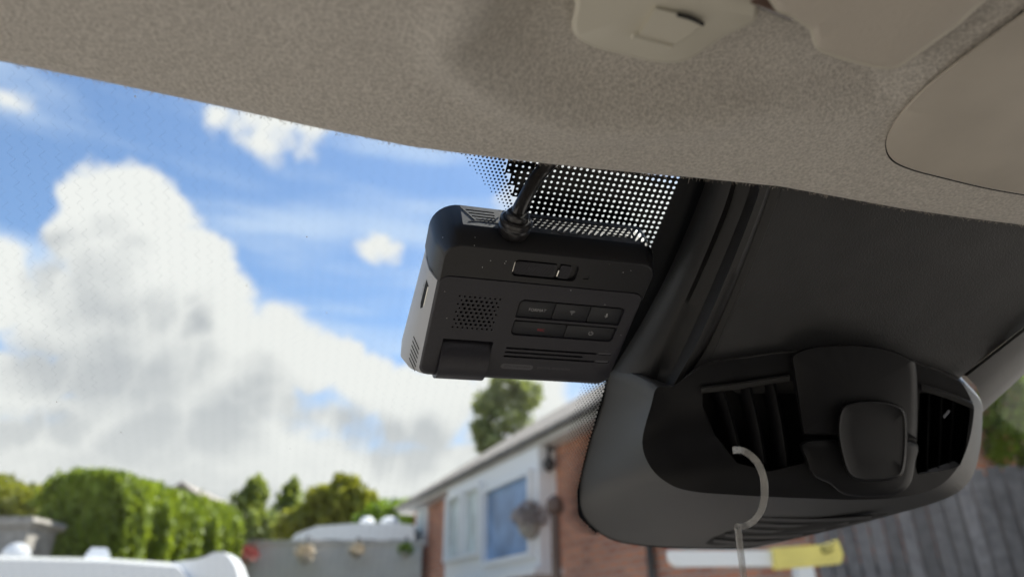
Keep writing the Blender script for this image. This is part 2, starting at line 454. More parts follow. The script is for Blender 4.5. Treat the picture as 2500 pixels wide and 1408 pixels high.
# printed ceramic border: black sheet with round holes
H_F = GLASS + 0.0003
S = 2.72
def left_limit(v): return -22.5 + (60.0 - v) * 0.46
b = MB(); cellring = 12
for j in range(-3, 15):
    v = 30.0 + j * 2.56
    for i in range(-20, 34):
        u = 53.2 - 1.36 - i * S
        if u > 53 or u < left_limit(v): continue
        hw, hv = S / 2, 1.28
        prog = (u + 20) / 70.0
        r = 0.50 + 0.24 * max(0, min(1, prog))
        out = []
        for k in range(cellring):
            a = 2 * math.pi * (k + 0.5) / cellring; cx_, sx_ = math.cos(a), math.sin(a)
            t = min(hw / max(abs(cx_), 1e-6), hv / max(abs(sx_), 1e-6)); out.append(Gm(u + cx_ * t, v + sx_ * t, H_F * 1000))
        corners = [Gm(u + a_ * hw, v + b_ * hv, H_F * 1000) for a_, b_ in ((1, 1), (-1, 1), (-1, -1), (1, -1))]
        inn = [Gm(u + r * math.cos(2 * math.pi * (k + 0.5) / cellring), v + r * 0.95 * math.sin(2 * math.pi * (k + 0.5) / cellring), H_F * 1000) for k in range(cellring)]
        fs = []
        for k in range(cellring):
            k2 = (k + 1) % cellring
            ang = 2 * math.pi * (k + 1) / cellring
            if abs(abs(math.cos(ang)) - abs(math.sin(ang))) < 0.4 and (k + 1) % 3 in (1, 2):
                pass
            fs.append((k, k2, cellring + k2, cellring + k))
        base = out + inn + corners
        for ci, (a_, b_) in enumerate(((1, 1), (-1, 1), (-1, -1), (1, -1))):   # corner triangles
            th = math.atan2(b_ * hv, a_ * hw) % (2 * math.pi)
            k = int((th / (2 * math.pi) * cellring) - 0.5) % cellring
            fs.append((k, 2 * cellring + ci, (k + 1) % cellring))
        b.add(base, fs)
for v0, v1, u0, u1 in ((-22, 24, 53.2, 84), (24, 72, 53.2, 90), (66, 75, -60, 53.2)):
    b.add([Gm(u0, v0, H_F * 1000), Gm(u1, v0, H_F * 1000), Gm(u1, v1, H_F * 1000), Gm(u0, v1, H_F * 1000)], [(0, 1, 2, 3)])
# solid line along the sensor housing
def edge_u(v):
    pts = [(75, 54), (30, 54.5), (-64, 61.7), (-110, 66.5), (-148, 72), (-172, 80), (-190, 97), (-203, 125), (-212, 165)]
    for (va, ua), (vb, ub) in zip(pts, pts[1:]):
        if vb <= v <= va: return ua + (ub - ua) * (va - v) / (va - vb)
    return pts[-1][1]
vv = np.linspace(-22, -190, 40)
b.loft([[Gm(edge_u(v) - 2.2, v, H_F * 1000), Gm(edge_u(v) + 24, v, H_F * 1000)] for v in vv], closed=False)
b.build('frit_band', 'frit', ws)
b = MB()
def dot(u, v, r):
    b.add([Gm(u + r * math.cos(k * math.pi / 4), v + r * math.sin(k * math.pi / 4), H_F * 1000 + 0.05) for k in range(8)], [tuple(range(8))])
s2 = 1.72
for j in range(0, 22):
    v = 67 - j * s2 * 0.866
    for i in range(0, 40):
        u = -60 + i * s2 + (s2 / 2 if j % 2 else 0)
        uo = -42 + (62 - v) * 1.05          # outer limit
        ui = left_limit(v) - 0.9
        if uo < u < ui:
            q = (u - uo) / max(ui - uo, 1); dot(u, v, 0.28 + 0.38 * q)
for j in range(0, 106):
    v = -22 - j * 1.62
    e = edge_u(v) - 2.6
    w = 14 if v > -120 else 12
    for i in range(0, 10):
        u = e - i * 1.87 - (0.93 if j % 2 else 0)
        if e - u < w: dot(u, v, 0.84 * (1 - 0.68 * (e - u) / w))
b.build('frit_dots', 'frit', ws, kind='stuff')
# zigzag heating wires: one shared mesh, one object per wire
vs, fs = [], []
lam, amp, wd = 4.6, 1.1, 0.021
nz = 150
zz = []
for k in range(nz * 4 + 1):
    ph = (k / 4.0) * 2 * math.pi
    zz.append((amp * math.sin(ph), -k / 4.0 * lam))
for k, (x, y) in enumerate(zz):
    for sgn in (-1, 1): vs.append(tuple((gu * (x + sgn * wd) + gv * y) * 0.001))
    if k: fs.append((2 * k - 2, 2 * k - 1, 2 * k + 1, 2 * k))
wm = bpy.data.meshes.new('heating_wire'); wm.from_pydata(vs, [], fs); wm.materials.append(M['wire'])
for i in range(78):
    u = -400 + i * 5.0
    o = bpy.data.objects.new('heating_wire', wm); col.objects.link(o)
    o.parent = ws; o.matrix_parent_inverse = Matrix.Translation(-Vector(ws.location))
    top = 70 if u < -42 else 58 - (u + 42) * 1.05 - 3
    o.location = tuple(Gm(u + rnd.uniform(-.3, .3), top + rnd.uniform(-.6, .6) - (i % 2) * 0.5, GLASS * 1000 + 0.2))

# ------------------------------------------------------------------ headliner
edge_px = [(0, 165), (250, 214), (500, 266), (750, 321), (1000, 371), (1250, 403), (1450, 424), (1560, 434), (1600, 438), (1640, 441), (1670, 443), (1700, 446), (1730, 449), (1760, 452), (1800, 456), (1900, 466), (2050, 493), (2200, 520), (2350, 541), (2500, 560)]
F_E = 0.192
ez = []
for px, py in edge_px:
    w_ = max(0.0, min(1.0, (px - 1560) / 220.0)); w_ = w_ * w_ * (3 - 2 * w_)
    fe = F_E - 0.002 * w_
    d = ray(px, py); p = C0 + d * (fe / (d @ kf)); x, f_, z = k_of(p); ez.append((x, z, fe))
ezx, ezz, ezf = [q[0] for q in ez], [q[1] for q in ez], [q[2] for q in ez]
def edge_z(x): return float(np.interp(x, ezx, ezz)) + (0.03 * (x - ezx[0]) if x < ezx[0] else 0)
def edge_f(x): return float(np.interp(x, ezx, ezf))
Z0 = 0.1455
rc = [k_of(KP(px, py, Z0 + .004))[:2] for px, py in ((1160, 85), (1230, 150), (1330, 205), (1460, 248), (1600, 255), (1750, 250), (1900, 240), (2050, 260), (2160, 250), (2260, 160), (2480, 20))]
rc_poly = list(rc) + [(rc[-1][0] + 0.05, rc[-1][1] - .03), (rc[-1][0] + .05, -0.02), (rc[0][0] + 0.03, -0.02), (rc[0][0] + 0.01, rc[0][1] - .04)]
def seg_dist(p, a, b):
    a, b, p = np.array(a), np.array(b), np.array(p); t = max(0, min(1, (p - a) @ (b - a) / ((b - a) @ (b - a)))); return np.linalg.norm(p - a - (b - a) * t)
def recess(x, f):
    d = min(seg_dist((x, f), rc_poly[i], rc_poly[(i + 1) % len(rc_poly)]) for i in range(len(rc_poly)))
    d = d if inside((x, f), rc_poly) else -d
    t = max(0.0, min(1.0, (d + 0.008) / 0.020)); return t * t * (3 - 2 * t)
def rim(x, f):                            # rolled bead just outside the recess
    d = min(seg_dist((x, f), rc_poly[i], rc_poly[i + 1]) for i in range(5))
    return math.exp(-((d - .007 if not inside((x, f), rc_poly) else -d - .007) / .007) ** 2)
def ceil_z(x, f):
    e = edge_z(x); s = max(0, edge_f(x) - f)                # distance behind the front edge
    lip = 0.0035 * math.exp(-((s) / 0.006) ** 2)
    base = e + 0 + 0.05 * max(0, s) * (1 - math.exp(-max(0, s) / 0.02)) - 0.002 * (1 - math.exp(-max(0, s) / 0.012)) * math.exp(-s / 0.05)
    return base - 0 * lip + 0.0095 * recess(x, f) - 0.0035 * rim(x, f) - 0.0022 * math.exp(-((x * 1 - 0.02) / 0.2) ** 2) * 0
hl = empty('headliner', K(0.05, F_E, 0.2), 'taupe woven fabric headliner above the windscreen', 'headliner')
xs = list(np.linspace(-0.48, -0.22, 8)) + list(np.linspace(-0.215, 0.45, 190)) + list(np.linspace(0.46, 0.98, 14))
ssamp = [0.0, .0006, .0016, .003, .005, .0075] + list(np.linspace(.011, .2, 72)) + [.4, .8, 1.4]
rows = []
b = MB()
for s in ssamp:
    row = []
    for x in xs:
        f = edge_f(x) - s
        z = ceil_z(x, f)
        if s < 0.006: z += 0.004 * (1 - math.sqrt(max(0, 1 - (1 - s / 0.006) ** 2)))
        row.append(K(x, f, z))
    rows.append(row)
# rolled front edge that turns up to the glass, and an upper skin so that the roof has thickness
def to_glass(x):                         # where the turned-up edge meets the glass
    p = K(x, edge_f(x) + .0035, edge_z(x) + .012); d = kf * .75 + kz * .66
    return p + d * (((GO + gn * (GLASS + .001) - p) @ gn) / (d @ gn))
turn = [[to_glass(x) for x in xs], [K(x, edge_f(x) + 0.0035, edge_z(x) + 0.012) for x in xs], [K(x, edge_f(x) + 0.001, edge_z(x) + 0.007) for x in xs]]
b.loft(turn + rows, closed=False)
b.build('fabric_panel', 'fabric', hl, smooth=60)
b = MB()
b.loft([[to_glass(x) + kz * .004 for x in xs[::6]], [K(x, 0.1, 0.235) for x in xs[::6]], [K(x, -1.2, 0.30) for x in xs[::6]]], closed=False)
M['roof_skin'] = mat('roof_skin', (0.2, 0.2, 0.2), 0.5)
b.build('roof_skin', 'roof_skin', hl)
# fuzzy fibres along the cut front edge
b = MB()
for k in range(3600):
    x = rnd.uniform(-0.2, 0.42); s = abs(rnd.gauss(0, 0.0022))
    p = K(x, edge_f(x) - s, edge_z(x) + 0.0012 - 0.0008 * min(1, s / .003) + rnd.uniform(0, .0022))
    L_ = rnd.uniform(0.0004, 0.0014) * (2.0 if rnd.random() < 0.04 else 1)
    d = gu * rnd.uniform(-1, 1) + kf * rnd.uniform(0.0, 0.9) - kz * rnd.uniform(0.0, 0.9); d = d / np.linalg.norm(d)
    side = np.cross(d, ray(1250, 400)); side = side / np.linalg.norm(side) * 0.00006
    mid = p + d * L_ * 0.6 + gu * rnd.uniform(-1, 1) * L_ * 0.3
    b.add([p - side, p + side, mid + side * .8, mid - side * .8, p + d * L_], [(0, 1, 2, 3), (3, 2, 4)])
b.build('edge_fibres', 'fuzz', hl, kind='stuff')

# ------------------------------------------------------------------ the rest of the cabin, out of the frame: it keeps the light to the windows
M['cabin_mid'] = mat('door_trim', (0.22, 0.20, 0.18), 0.8, 0.2)
M['cabin_dark'] = mat('cabin_trim', (0.035, 0.034, 0.034), 0.8, 0.2, bump=(400, .3, .001))
cabin = bpy.data.objects.new('car_cabin', None); col.objects.link(cabin); cabin.location = tuple(K(0.25, 0, -0.8)); cabin['kind'] = 'structure'
def kbox(name, x0, x1, f0, f1, z0, z1, m='cabin_dark'):
    b = MB(); b.quadbox(K(x0, f0, z0), gu * (x1 - x0), kf * (f1 - f0), kz * (z1 - z0)); return b.build(name, m, cabin)
kbox('cabin_floor', -.5, 1.0, -1.25, 1.3, -.86, -.82, 'cabin_mid')
kbox('door_panel', -.56, -.5, -1.25, 1.3, -.86, -.34, 'cabin_mid')
kbox('door_panel', 1.0, 1.06, -1.25, 1.3, -.86, -.34, 'cabin_mid')
kbox('reflection_blocker', 1.0, 1.05, .5, 1.3, -.338, -.12)  # unseen box added to block the sunlit ground's reflection in the glass
kbox('rear_seat', -.5, 1.0, -1.25, -1.0, -.82, -.02)
kbox('dashboard', -.5, 1.0, .78, 1.28, -.82, -.46)
kbox('front_seat', -.42, .08, -.62, -.42, -.82, .0)
kbox('front_seat', .42, .92, -.62, -.42, -.82, .0)

# ------------------------------------------------------------------ visor clip block
def lift(pxs, z): return [KP(px, py, z) for px, py in pxs]
def shrink(pxs, k, c=None):
    cx_ = sum(p[0] for p in pxs) / len(pxs) if c is None else c[0]; cy_ = sum(p[1] for p in pxs) / len(pxs) if c is None else c[1]
    return [(cx_ + (x - cx_) * k, cy_ + (y - cy_) * k) for x, y in pxs]
vb = empty('visor_pivot_block', KP(1620, 60, 0.18), 'glossy beige plastic visor mounting block on the headliner', 'visor mount')
blk = [tuple(p) for p in cr([(1412, -90), (1404, 10), (1395, 60), (1408, 92), (1450, 116), (1520, 134), (1590, 150), (1640, 155), (1682, 146), (1730, 115), (1782, 82), (1838, 56), (1852, 18), (1850, -90)], 5, closed=True)]
ZB = 0.1372
b = MB()
ctr = (1630, 10)
b.loft([lift(shrink(blk, 1.0, ctr), 0.158), lift(blk, ZB + 0.004), lift(shrink(blk, 0.985, ctr), ZB + 0.0012), lift(shrink(blk, 0.95, ctr), ZB), lift(shrink(blk, 0.5, ctr), ZB - 0.0008)], True, False, True)
b.build('block_body', 'beige_plastic', vb, smooth=35)
b = MB()
flap = [(1552, 92), (1640, 116), (1690, 84), (1716, 58), (1655, 34), (1600, 20)]
b.loft([lift(shrink(flap, 1.0), ZB + 0.001), lift(shrink(flap, 1.0), ZB - 0.0016), lift(shrink(flap, .97), ZB - 0.002)], True, False, True)
b.build('screw_flap', 'beige_plastic', vb, smooth=30)
b = MB(); b.tube(cr([KP(1654, 36, ZB - .0022), KP(1688, 46, ZB - .0022), KP(1717, 60, ZB - .0022)], 4), 0.0005, 8); b.build('flap_slot', 'dark_gap', vb)
b = MB(); b.tube(cr([KP(1544, 90, ZB - .0022), KP(1590, 103, ZB - .0022), KP(1640, 115, ZB - .0022)], 4), 0.0006, 8); b.build('flap_lip', 'beige_plastic', vb, smooth=60)

# ------------------------------------------------------------------ sun visor
sv = empty('sun_visor', KP(2150, 40, 0.17), 'padded beige vinyl sun visor folded up against the headliner', 'sun visor')
vis = [tuple(p) for p in cr([(1850, -120), (1880, 10), (1920, 38), (1972, 70), (1982, 98), (1998, 126), (2060, 148), (2140, 168), (2190, 168), (2235, 140), (2300, 92), (2360, 45), (2440, -60), (2300, -200)], 5, closed=True)]
vc = (2130, 0)
b = MB()
ZV = 0.1315
b.loft([lift(shrink(vis, 0.97, vc), 0.1505), lift(shrink(vis, 1.0, vc), 0.1455), lift(shrink(vis, 1.0, vc), ZV + 0.006), lift(shrink(vis, 0.985, vc), ZV + .0035), lift(shrink(vis, 0.95, vc), ZV + .0015), lift(shrink(vis, 0.87, vc), ZV), lift(shrink(vis, 0.4, vc), ZV + .001)], True, True, True)
b.build('visor_pad', 'vinyl', sv, smooth=50)
b = MB(); b.tube([KP(*q, ZV + .0022) for q in shrink(vis, .955, vc)] + [KP(*shrink(vis, .955, vc)[0], ZV + .0022)], .0006, 8); b.build('edge_piping', 'beige_plastic', sv, smooth=60)
b = MB(); b.tube([KP(1800, -25, 0.1405), KP(1862, 3, 0.1405), KP(1934, 34, 0.1405)], 0.0021, 16); b.build('pivot_rod', 'chrome', sv, smooth=50)
b = MB(); b.tube([KP(1850, -22, 0.138), KP(1900, -4, 0.138), KP(1952, 18, 0.138)], 0.0032, 16); b.build('rod_sleeve', 'brown', sv, smooth=50)

# ------------------------------------------------------------------ overhead console
oc = empty('overhead_console', KP(2400, 330, 0.18), 'smooth beige plastic overhead console panel at the right of the headliner', 'console')
con = [tuple(p) for p in cr([(2640, -70), (2500, 28), (2390, 108), (2290, 185), (2215, 255), (2175, 312), (2163, 352), (2178, 388), (2225, 411), (2300, 431), (2400, 455), (2500, 473), (2700, 505), (2900, 300)], 6, closed=True)]
cc = (2450, 300)
b = MB()
def con_pt(px, py, dz):
    d = ray(px, py); z = 0.146
    for _ in range(6):
        p = C0 + d * (z / (d @ kz)); x, f, _z = k_of(p); z = ceil_z(x, min(f, F_E)) - 0.0095 * recess(x, min(f, F_E)) + dz
    return C0 + d * (z / (d @ kz))
b.loft([[con_pt(x, y, .006) for x, y in shrink(con, 1.0, cc)], [con_pt(x, y, -.0008) for x, y in shrink(con, 1.0, cc)], [con_pt(x, y, -.0016) for x, y in shrink(con, .992, cc)], [con_pt(x, y, -.0022) for x, y in shrink(con, .965, cc)], [con_pt(x, y, -.0035) for x, y in shrink(con, .6, cc)], [con_pt(x, y, -.0035) for x, y in shrink(con, .1, cc)]], True, False, True)
b.build('console_panel', 'console_plastic', oc, smooth=45)
b = MB(); gp = [con_pt(x, y, 0.0006) for x, y in shrink(con, 1.004, cc)]
b.tube(gp[6:70], 0.0007, 8); b.build('panel_gap', 'dark_gap', oc)

# ================================================================== DASH CAMERA (millimetres in the windscreen frame)
dc = empty('dash_camera', Gm(0, 0, -25), 'black windscreen dash camera with button panel and speaker holes', 'dash camera')
# body: lofted rounded outlines from the face back to the glass
LV = [(0, -45.4, 42.0, -29.0, 22.6, (4.5, 5, 4.2, 4.0)), (-0.35, -45.9, 42.5, -30.2, 22.75, (4.6, 5, 4.3, 4.1)), (-1.2, -46.4, 42.8, -32.0, 22.8, (4.8, 5.2, 4.3, 4.1))]
LB = [(-1.2, -46.4, 42.8, -32.0, 19.4, (4.8, 5.2, .3, .3)), (-3.5, -47.6, 43.2, -34.0, 19.4, (5, 5.4, .3, .3)), (-8, -50.8, 44.0, -36.3, 19.4, (5, 6, .3, .3)), (-16, -53.0, 45, -38.4, 19.4, (4, 6, .3, .3)), (-25, -52.2, 45, -38.0, 19.4, (4, 6, .3, .3))]
def ring(l, seg=6):                      # the deeper outlines narrow towards the bracket on the left
    k = max(0.0, min(1.0, (-l[0] - 3.5) / 9.0))
    return [(x + (k * 2.9 * max(0.0, (y + 22) / 41.0) ** 1.3 if x < -30 else 0), y) for x, y in rrect(l[1], l[2], l[3], l[4], l[5], seg)]
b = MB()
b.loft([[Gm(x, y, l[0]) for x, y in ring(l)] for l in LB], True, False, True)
body = b.build('body_shell', 'cam_side_lit', dc, smooth=28)
face = ring(LV[0])
# notch for the lens barrel at the bottom left of the face
NX0, NX1, NY = -39.0, -17.0, -9.6
cut = []
for i, (x, y) in enumerate(face):
    nx, ny = face[(i + 1) % len(face)]
    cut.append((x, y))
    if abs(y - LV[0][3]) < 1e-6 and abs(ny - LV[0][3]) < 1e-6 and x < NX0 < nx:
        cut += [(NX0, y), (NX0, NY), (NX1, NY), (NX1, y)]
spk = []
for r_ in range(9):
    vy = 13.5 - r_ * 2.05
    n_ = 9 if r_ % 2 == 0 else 8
    for c_ in range(n_):
        ux = -36.2 + c_ * 2.12 + (0 if r_ % 2 == 0 else 1.06)
        big = 0.62 if 1 <= r_ <= 7 and 1 <= c_ <= n_ - 2 else 0.46
        spk.append(ngon(ux, vy, big, 10))
row1 = rrect(-10.8, 36.7, 4.75, 14.6, (0.8, 0.6, 2.0, 2.6)); row2 = rrect(-10.7, 36.6, -5.0, 3.45, (2.2, 2.2, 0.6, 0.6))
# the three grooves; two run on to a status light
g1 = [(32.3, -12.45 + .45)] ; slots_ = [slot(-10.8, 32.0, -12.5, 1.05), slot(-10.8, 26.0, -14.9, 1.05), slot(-10.8, 32.2, -17.3, 1.05)]
leds = [slot(32.3, 39.0, -12.3, 1.5), slot(32.5, 39.2, -17.1, 1.5)]
b = MB()
fm = lambda x, y, d: Gm(x, y, -d)
planar(b, cut, spk + [row1, row2] + slots_ + leds, fm, depth=0, spacing=6.0)
for h_ in (row1, row2): b.loft([[Gm(x, y, 0) for x, y in h_], [Gm(x, y, -1.5) for x, y in h_]], True, False, True)
for h_ in slots_ + leds: b.loft([[Gm(x, y, 0) for x, y in h_], [Gm(x, y, -0.9) for x, y in h_]], True, False, False)
for h_ in spk: b.loft([[Gm(x, y, 0) for x, y in h_], [Gm(x, y, -1.2) for x, y in h_]], True, False, False)
# rounded rim of the face down to the shell, open across the lens notch
def rim(l0, l1):
    r0, r1 = ring(l0), ring(l1)
    for i in range(len(r0)):
        j = (i + 1) % len(r0)
        a0, a1, c1, c0 = r0[i], r0[j], r1[j], r1[i]
        if a0[0] < NX0 < a1[0] and a0[1] < -20:      # bottom edge: split either side of the notch
            f0 = lambda t: (a0[0] + (a1[0] - a0[0]) * t, a0[1]); f1 = lambda t: (c0[0] + (c1[0] - c0[0]) * t, c0[1])
            for ta, tb in ((0, (NX0 - a0[0]) / (a1[0] - a0[0])), ((NX1 - a0[0]) / (a1[0] - a0[0]), 1)):
                qa = (f0(ta), f0(tb), f1(tb), f1(ta))
                b.add([Gm(*qa[0], l0[0]), Gm(*qa[1], l0[0]), Gm(*qa[2], l1[0]), Gm(*qa[3], l1[0])], [(0, 1, 2, 3)])
            continue
        b.add([Gm(*a0, l0[0]), Gm(*a1, l0[0]), Gm(*c1, l1[0]), Gm(*c0, l1[0])], [(0, 1, 2, 3)])
rim(LV[0], LV[1]); rim(LV[1], LV[2])
for xa, ya, xb, yb in ((NX0, NY, NX1, NY), (NX0, -29, NX0, NY), (NX1, NY, NX1, -29)):
    b.add([Gm(xa, ya, 0), Gm(xb, yb, 0), Gm(xb, yb, -9), Gm(xa, ya, -9)], [(0, 1, 2, 3)])
b.build('back_panel', 'cam_plastic', dc, smooth=30)
b = MB(); planar(b, rrect(-46, 42.4, -31, 22.4, 4), [rrect(NX0, NX1, -30, NY, .1)], fm, 0)
b2 = MB(); b2.add([np.asarray(p) - gn * 0.0016 for p in b.v], b.f); b2.build('inner_tray', 'hole', dc)
# lower shell bottom wall behind the notch is closed by the lens barrel
b = MB()
prof = [(-24 + 13.6 * math.cos(R_(a)), -10 + 13.6 * math.sin(R_(a)) * 0.97) for a in range(4, 200, 7)]
b.loft([[Gm(u, pv, ph) for pv, ph in prof] for u in (NX0 + .25, NX0 + .55, NX1 - .55, NX1 - .25)], closed=False)
for u in (NX0 + .25, NX1 - .25):
    b.add([Gm(u, pv, ph) for pv, ph in prof], [tuple(range(len(prof)))])
b.build('lens_barrel', 'cam_plastic', dc, smooth=40)
# buttons
def button(name, outline, lab):
    bb = MB(); c = (sum(p[0] for p in outline) / len(outline), sum(p[1] for p in outline) / len(outline))
    def ins(k): return [(x - math.copysign(min(k, abs(x - c[0])), x - c[0]), y - math.copysign(min(k, abs(y - c[1])), y - c[1])) for x, y in outline]
    bb.loft([[Gm(x, y, -1.4) for x, y in outline], [Gm(x, y, -0.75) for x, y in outline], [Gm(x, y, -0.55) for x, y in ins(0.22)]], True, False, True)
    o = bb.build(name, 'button', dc, smooth=40); o['label'] = lab
    return o
bt = {}
bt['format'] = button('button', rrect(-10.3, 5.2, 5.0, 13.5, (.3, .3, .3, 2.0)), 'FORMAT button')
bt['wifi'] = button('button', rrect(5.6, 21.2, 5.0, 13.5, .3), 'wireless symbol button')
bt['mic'] = button('button', rrect(21.6, 36.3, 5.0, 13.5, (.3, .3, 1.6, .3)), 'microphone symbol button')
bt['rec'] = button('button', rrect(-10.3, 13.4, -4.7, 2.4, (2, .3, .3, .3)), 'REC button')
bt['power'] = button('button', rrect(13.8, 36.2, -4.7, 2.4, (.3, 2, .3, .3)), 'power symbol button')
HB = -0.52
text_part('FORMAT', 2.15, lambda x, y: Gm(-1.9 + x, 9.1 + y, HB), 'print_grey', 'lettering', bt['format'], xscale=0.92)
text_part('REC', 2.0, lambda x, y: Gm(2.5 + x, -1.5 + y, HB), 'print_red', 'lettering', bt['rec'], xscale=0.95)
def arcband(mb, cx_, cy_, r0, r1, a0, a1, h, n=14):
    mb.loft([[Gm(cx_ + r * math.cos(R_(a0 + (a1 - a0) * k / n)), cy_ + r * math.sin(R_(a0 + (a1 - a0) * k / n)), h) for k in range(n + 1)] for r in (r0, r1)], closed=False)
def quad(mb, x0, x1, y0, y1, h): mb.add([Gm(x0, y0, h), Gm(x1, y0, h), Gm(x1, y1, h), Gm(x0, y1, h)], [(0, 1, 2, 3)])
b = MB(); wx, wy = 13.7, 8.5
b.add([Gm(x, y, HB) for x, y in ngon(wx, wy, 0.3, 10)], [tuple(range(10))])
for r in (0.75, 1.25, 1.75): arcband(b, wx, wy, r - .13, r + .13, 48, 132, HB)
b.build('wireless_symbol', 'print_grey', bt['wifi'])
b = MB(); mx_, my_ = 29.6, 9.4
b.add([Gm(x, y, HB) for x, y in rrect(mx_ - .38, mx_ + .38, my_ - .45, my_ + 1.1, .36)], [tuple(range(24))])
arcband(b, mx_, my_ - .1, .62, .85, 185, 355, HB); quad(b, mx_ - .1, mx_ + .1, my_ - 1.35, my_ - .85, HB)
b.build('microphone_symbol', 'print_grey', bt['mic'])
b = MB(); px_, py_ = 25.6, -1.25
arcband(b, px_, py_, .85, 1.1, 125, 415, HB, 22); quad(b, px_ - .13, px_ + .13, py_ + .1, py_ + 1.25, HB)
b.build('power_symbol', 'print_grey', bt['power'])
# status lights
for l in leds:
    bb = MB(); ins = [(35.7 + (x - 35.7) * .93, (sum(p[1] for p in l) / len(l)) + (y - sum(p[1] for p in l) / len(l)) * .75) for x, y in l]
    bb.loft([[Gm(x, y, -.9) for x, y in ins], [Gm(x, y, -.25) for x, y in ins]], True, False, True); bb.build('status_light', 'led', dc)
# printed caption: pale pill with cut-out letters, then plain letters
b = MB(); pl = slot(-10.7, 4.3, -23.2, 3.0, 7); b.add([Gm(x, y, 0.02) for x, y in pl], [tuple(range(len(pl)))]); pill = b.build('caption_pill', 'print_dim', dc)
text_part('2CH FHD+FHD', 1.85, lambda x, y: Gm(-3.2 + x, -23.2 + y, 0.04), 'button', 'caption_lettering', pill, xscale=0.98)
text_part('DIGITAL RECORDER', 1.85, lambda x, y: Gm(14.3 + x, -23.0 + y, 0.02), 'print_dim', 'caption_lettering', dc, xscale=0.95)
text_part('REC', 1.2, lambda x, y: Gm(36.0 + x, -10.3 + y, 0.02), 'print_dim', 'caption_lettering', dc)

# mount bracket above the body
MTf = [(-45.6, 42.6, 37.5), (-46.0, 43.0, 37.9)]
def mring(uL, uR, vT, rL, rR, h, seg=8):
    pts = [(uR, 19.5)]
    for k in range(seg + 1):
        a = R_(90 * k / seg); pts.append((uR - rR + rR * math.cos(a), vT - rR + rR * math.sin(a)))
    for k in range(seg + 1):
        a = R_(90 + 90 * k / seg); pts.append((uL + rL + rL * math.cos(a), vT - rL + rL * math.sin(a)))
    pts.append((uL, 19.5)); return pts
m0 = mring(-45.6, 42.6, 37.5, 6.5, 6.5, 0); m1 = mring(-46.1, 43.0, 38.0, 6.7, 6.7, -.5)
m2 = mring(-49.2, 45.4, 41.3, 10, 8, -10); m3 = mring(-49.9, 46.6, 41.4, 11, 8, -24.5)
LAT = rrect(-17.6, 9.7, 25.9, 34.0, 1.9)
lockb = rrect(12.9, 15.3, 27.6, 29.7, .2)
pt = [p for p in ring((0, -45.95, 42.6, -29, 23.25, (4, 4, 4.6, 4.4))) if p[1] > 19.4]   # bottom edge follows the face panel below
pt = sorted(pt, key=lambda p: p[0])
out = list(m0) + [(x, y) for x, y in pt if y > 19.6]
b = MB()
planar(b, out, [LAT, lockb], fm, 0, spacing=6)
b.loft([[Gm(x, y, 0) for x, y in LAT], [Gm(x, y, -1.6) for x, y in LAT]], True, False, True)
b.loft([[Gm(x, y, 0) for x, y in lockb], [Gm(x, y, -.4) for x, y in lockb]], True, False, True)
b.loft([[Gm(x, y, 0) for x, y in out], [Gm(x, y, -1.3) for x, y in out]], True)
b.loft([[Gm(x, y, h) for x, y in r] for r, h in ((m0, 0), (m1, -.5))], closed=False)
b.loft([[Gm(x, y, h) for x, y in r] for r, h in ((m1, -.5), (m2, -10))], closed=False)
for r, h in ((m2, -10), ):
    pass
# side and corner walls run back to the glass; the flat top is a plate of its own with the vents
n_ = len(m2); iR, iL = 1 + 8, 1 + 9     # the straight top edge lies between these two points
b.loft([[Gm(x, y, h) for x, y in r[:iR + 1]] for r, h in ((m2, -10), (m3, -24.5))], closed=False)
b.loft([[Gm(x, y, h) for x, y in r[iL:]] for r, h in ((m2, -10), (m3, -24.5))], closed=False)
b.add([Gm(x, y, -24.5) for x, y in m3], [tuple(range(len(m3)))])
bracket = b.build('mount_bracket', 'cam_mount', dc, smooth=30)
# top plate with vent slots: x along u, y along depth
b = MB()
tmap = lambda x, y, d: Gm(x, 41.3 + (y + 10) * -0.007 - d, y)
vents = [slot(-9.5, 35.0, -21.6, .95), slot(-9.5, 35.3, -19.4, .95), slot(-9.5, 35.0, -17.2, .95), slot(-9.5, -1.0, -15.0, .95), slot(23.5, 34.6, -15.0, .95), slot(11.2, 15.2, -15.0, .9),
         slot(-33.5, -25, -14.8, .95), slot(-34.8, -25, -17.0, .95), slot(-36.0, -25, -19.2, .95), slot(-37.0, -25, -21.4, .95)]
planar(b, [(m2[iL][0], -10), (m2[iR][0], -10), (m3[iR][0], -24.5), (m3[iL][0], -24.5)], vents, tmap, depth=2.2, floor=True)
b.build('vent_plate', 'cam_top', bracket)
for pts in ([(-36.5, -12.6), (-32, -13.6), (-24, -13.6)], [(0.0, -13.4), (1.6, -11.2), (9, -11.2), (10.6, -13.4), (10.6, -14.4)], [(15.8, -14.4), (17, -12.6), (20.5, -12.6), (22.5, -14.0), (34.5, -14.0), (36.3, -15.5), (36.3, -22)], [(-39, -23), (-33.8, -13.8)]):
    bb = MB(); bb.tube([tmap(x, y, -.02) for x, y in pts], 0.00018, 6); bb.build('vent_outline', 'hole', bracket)
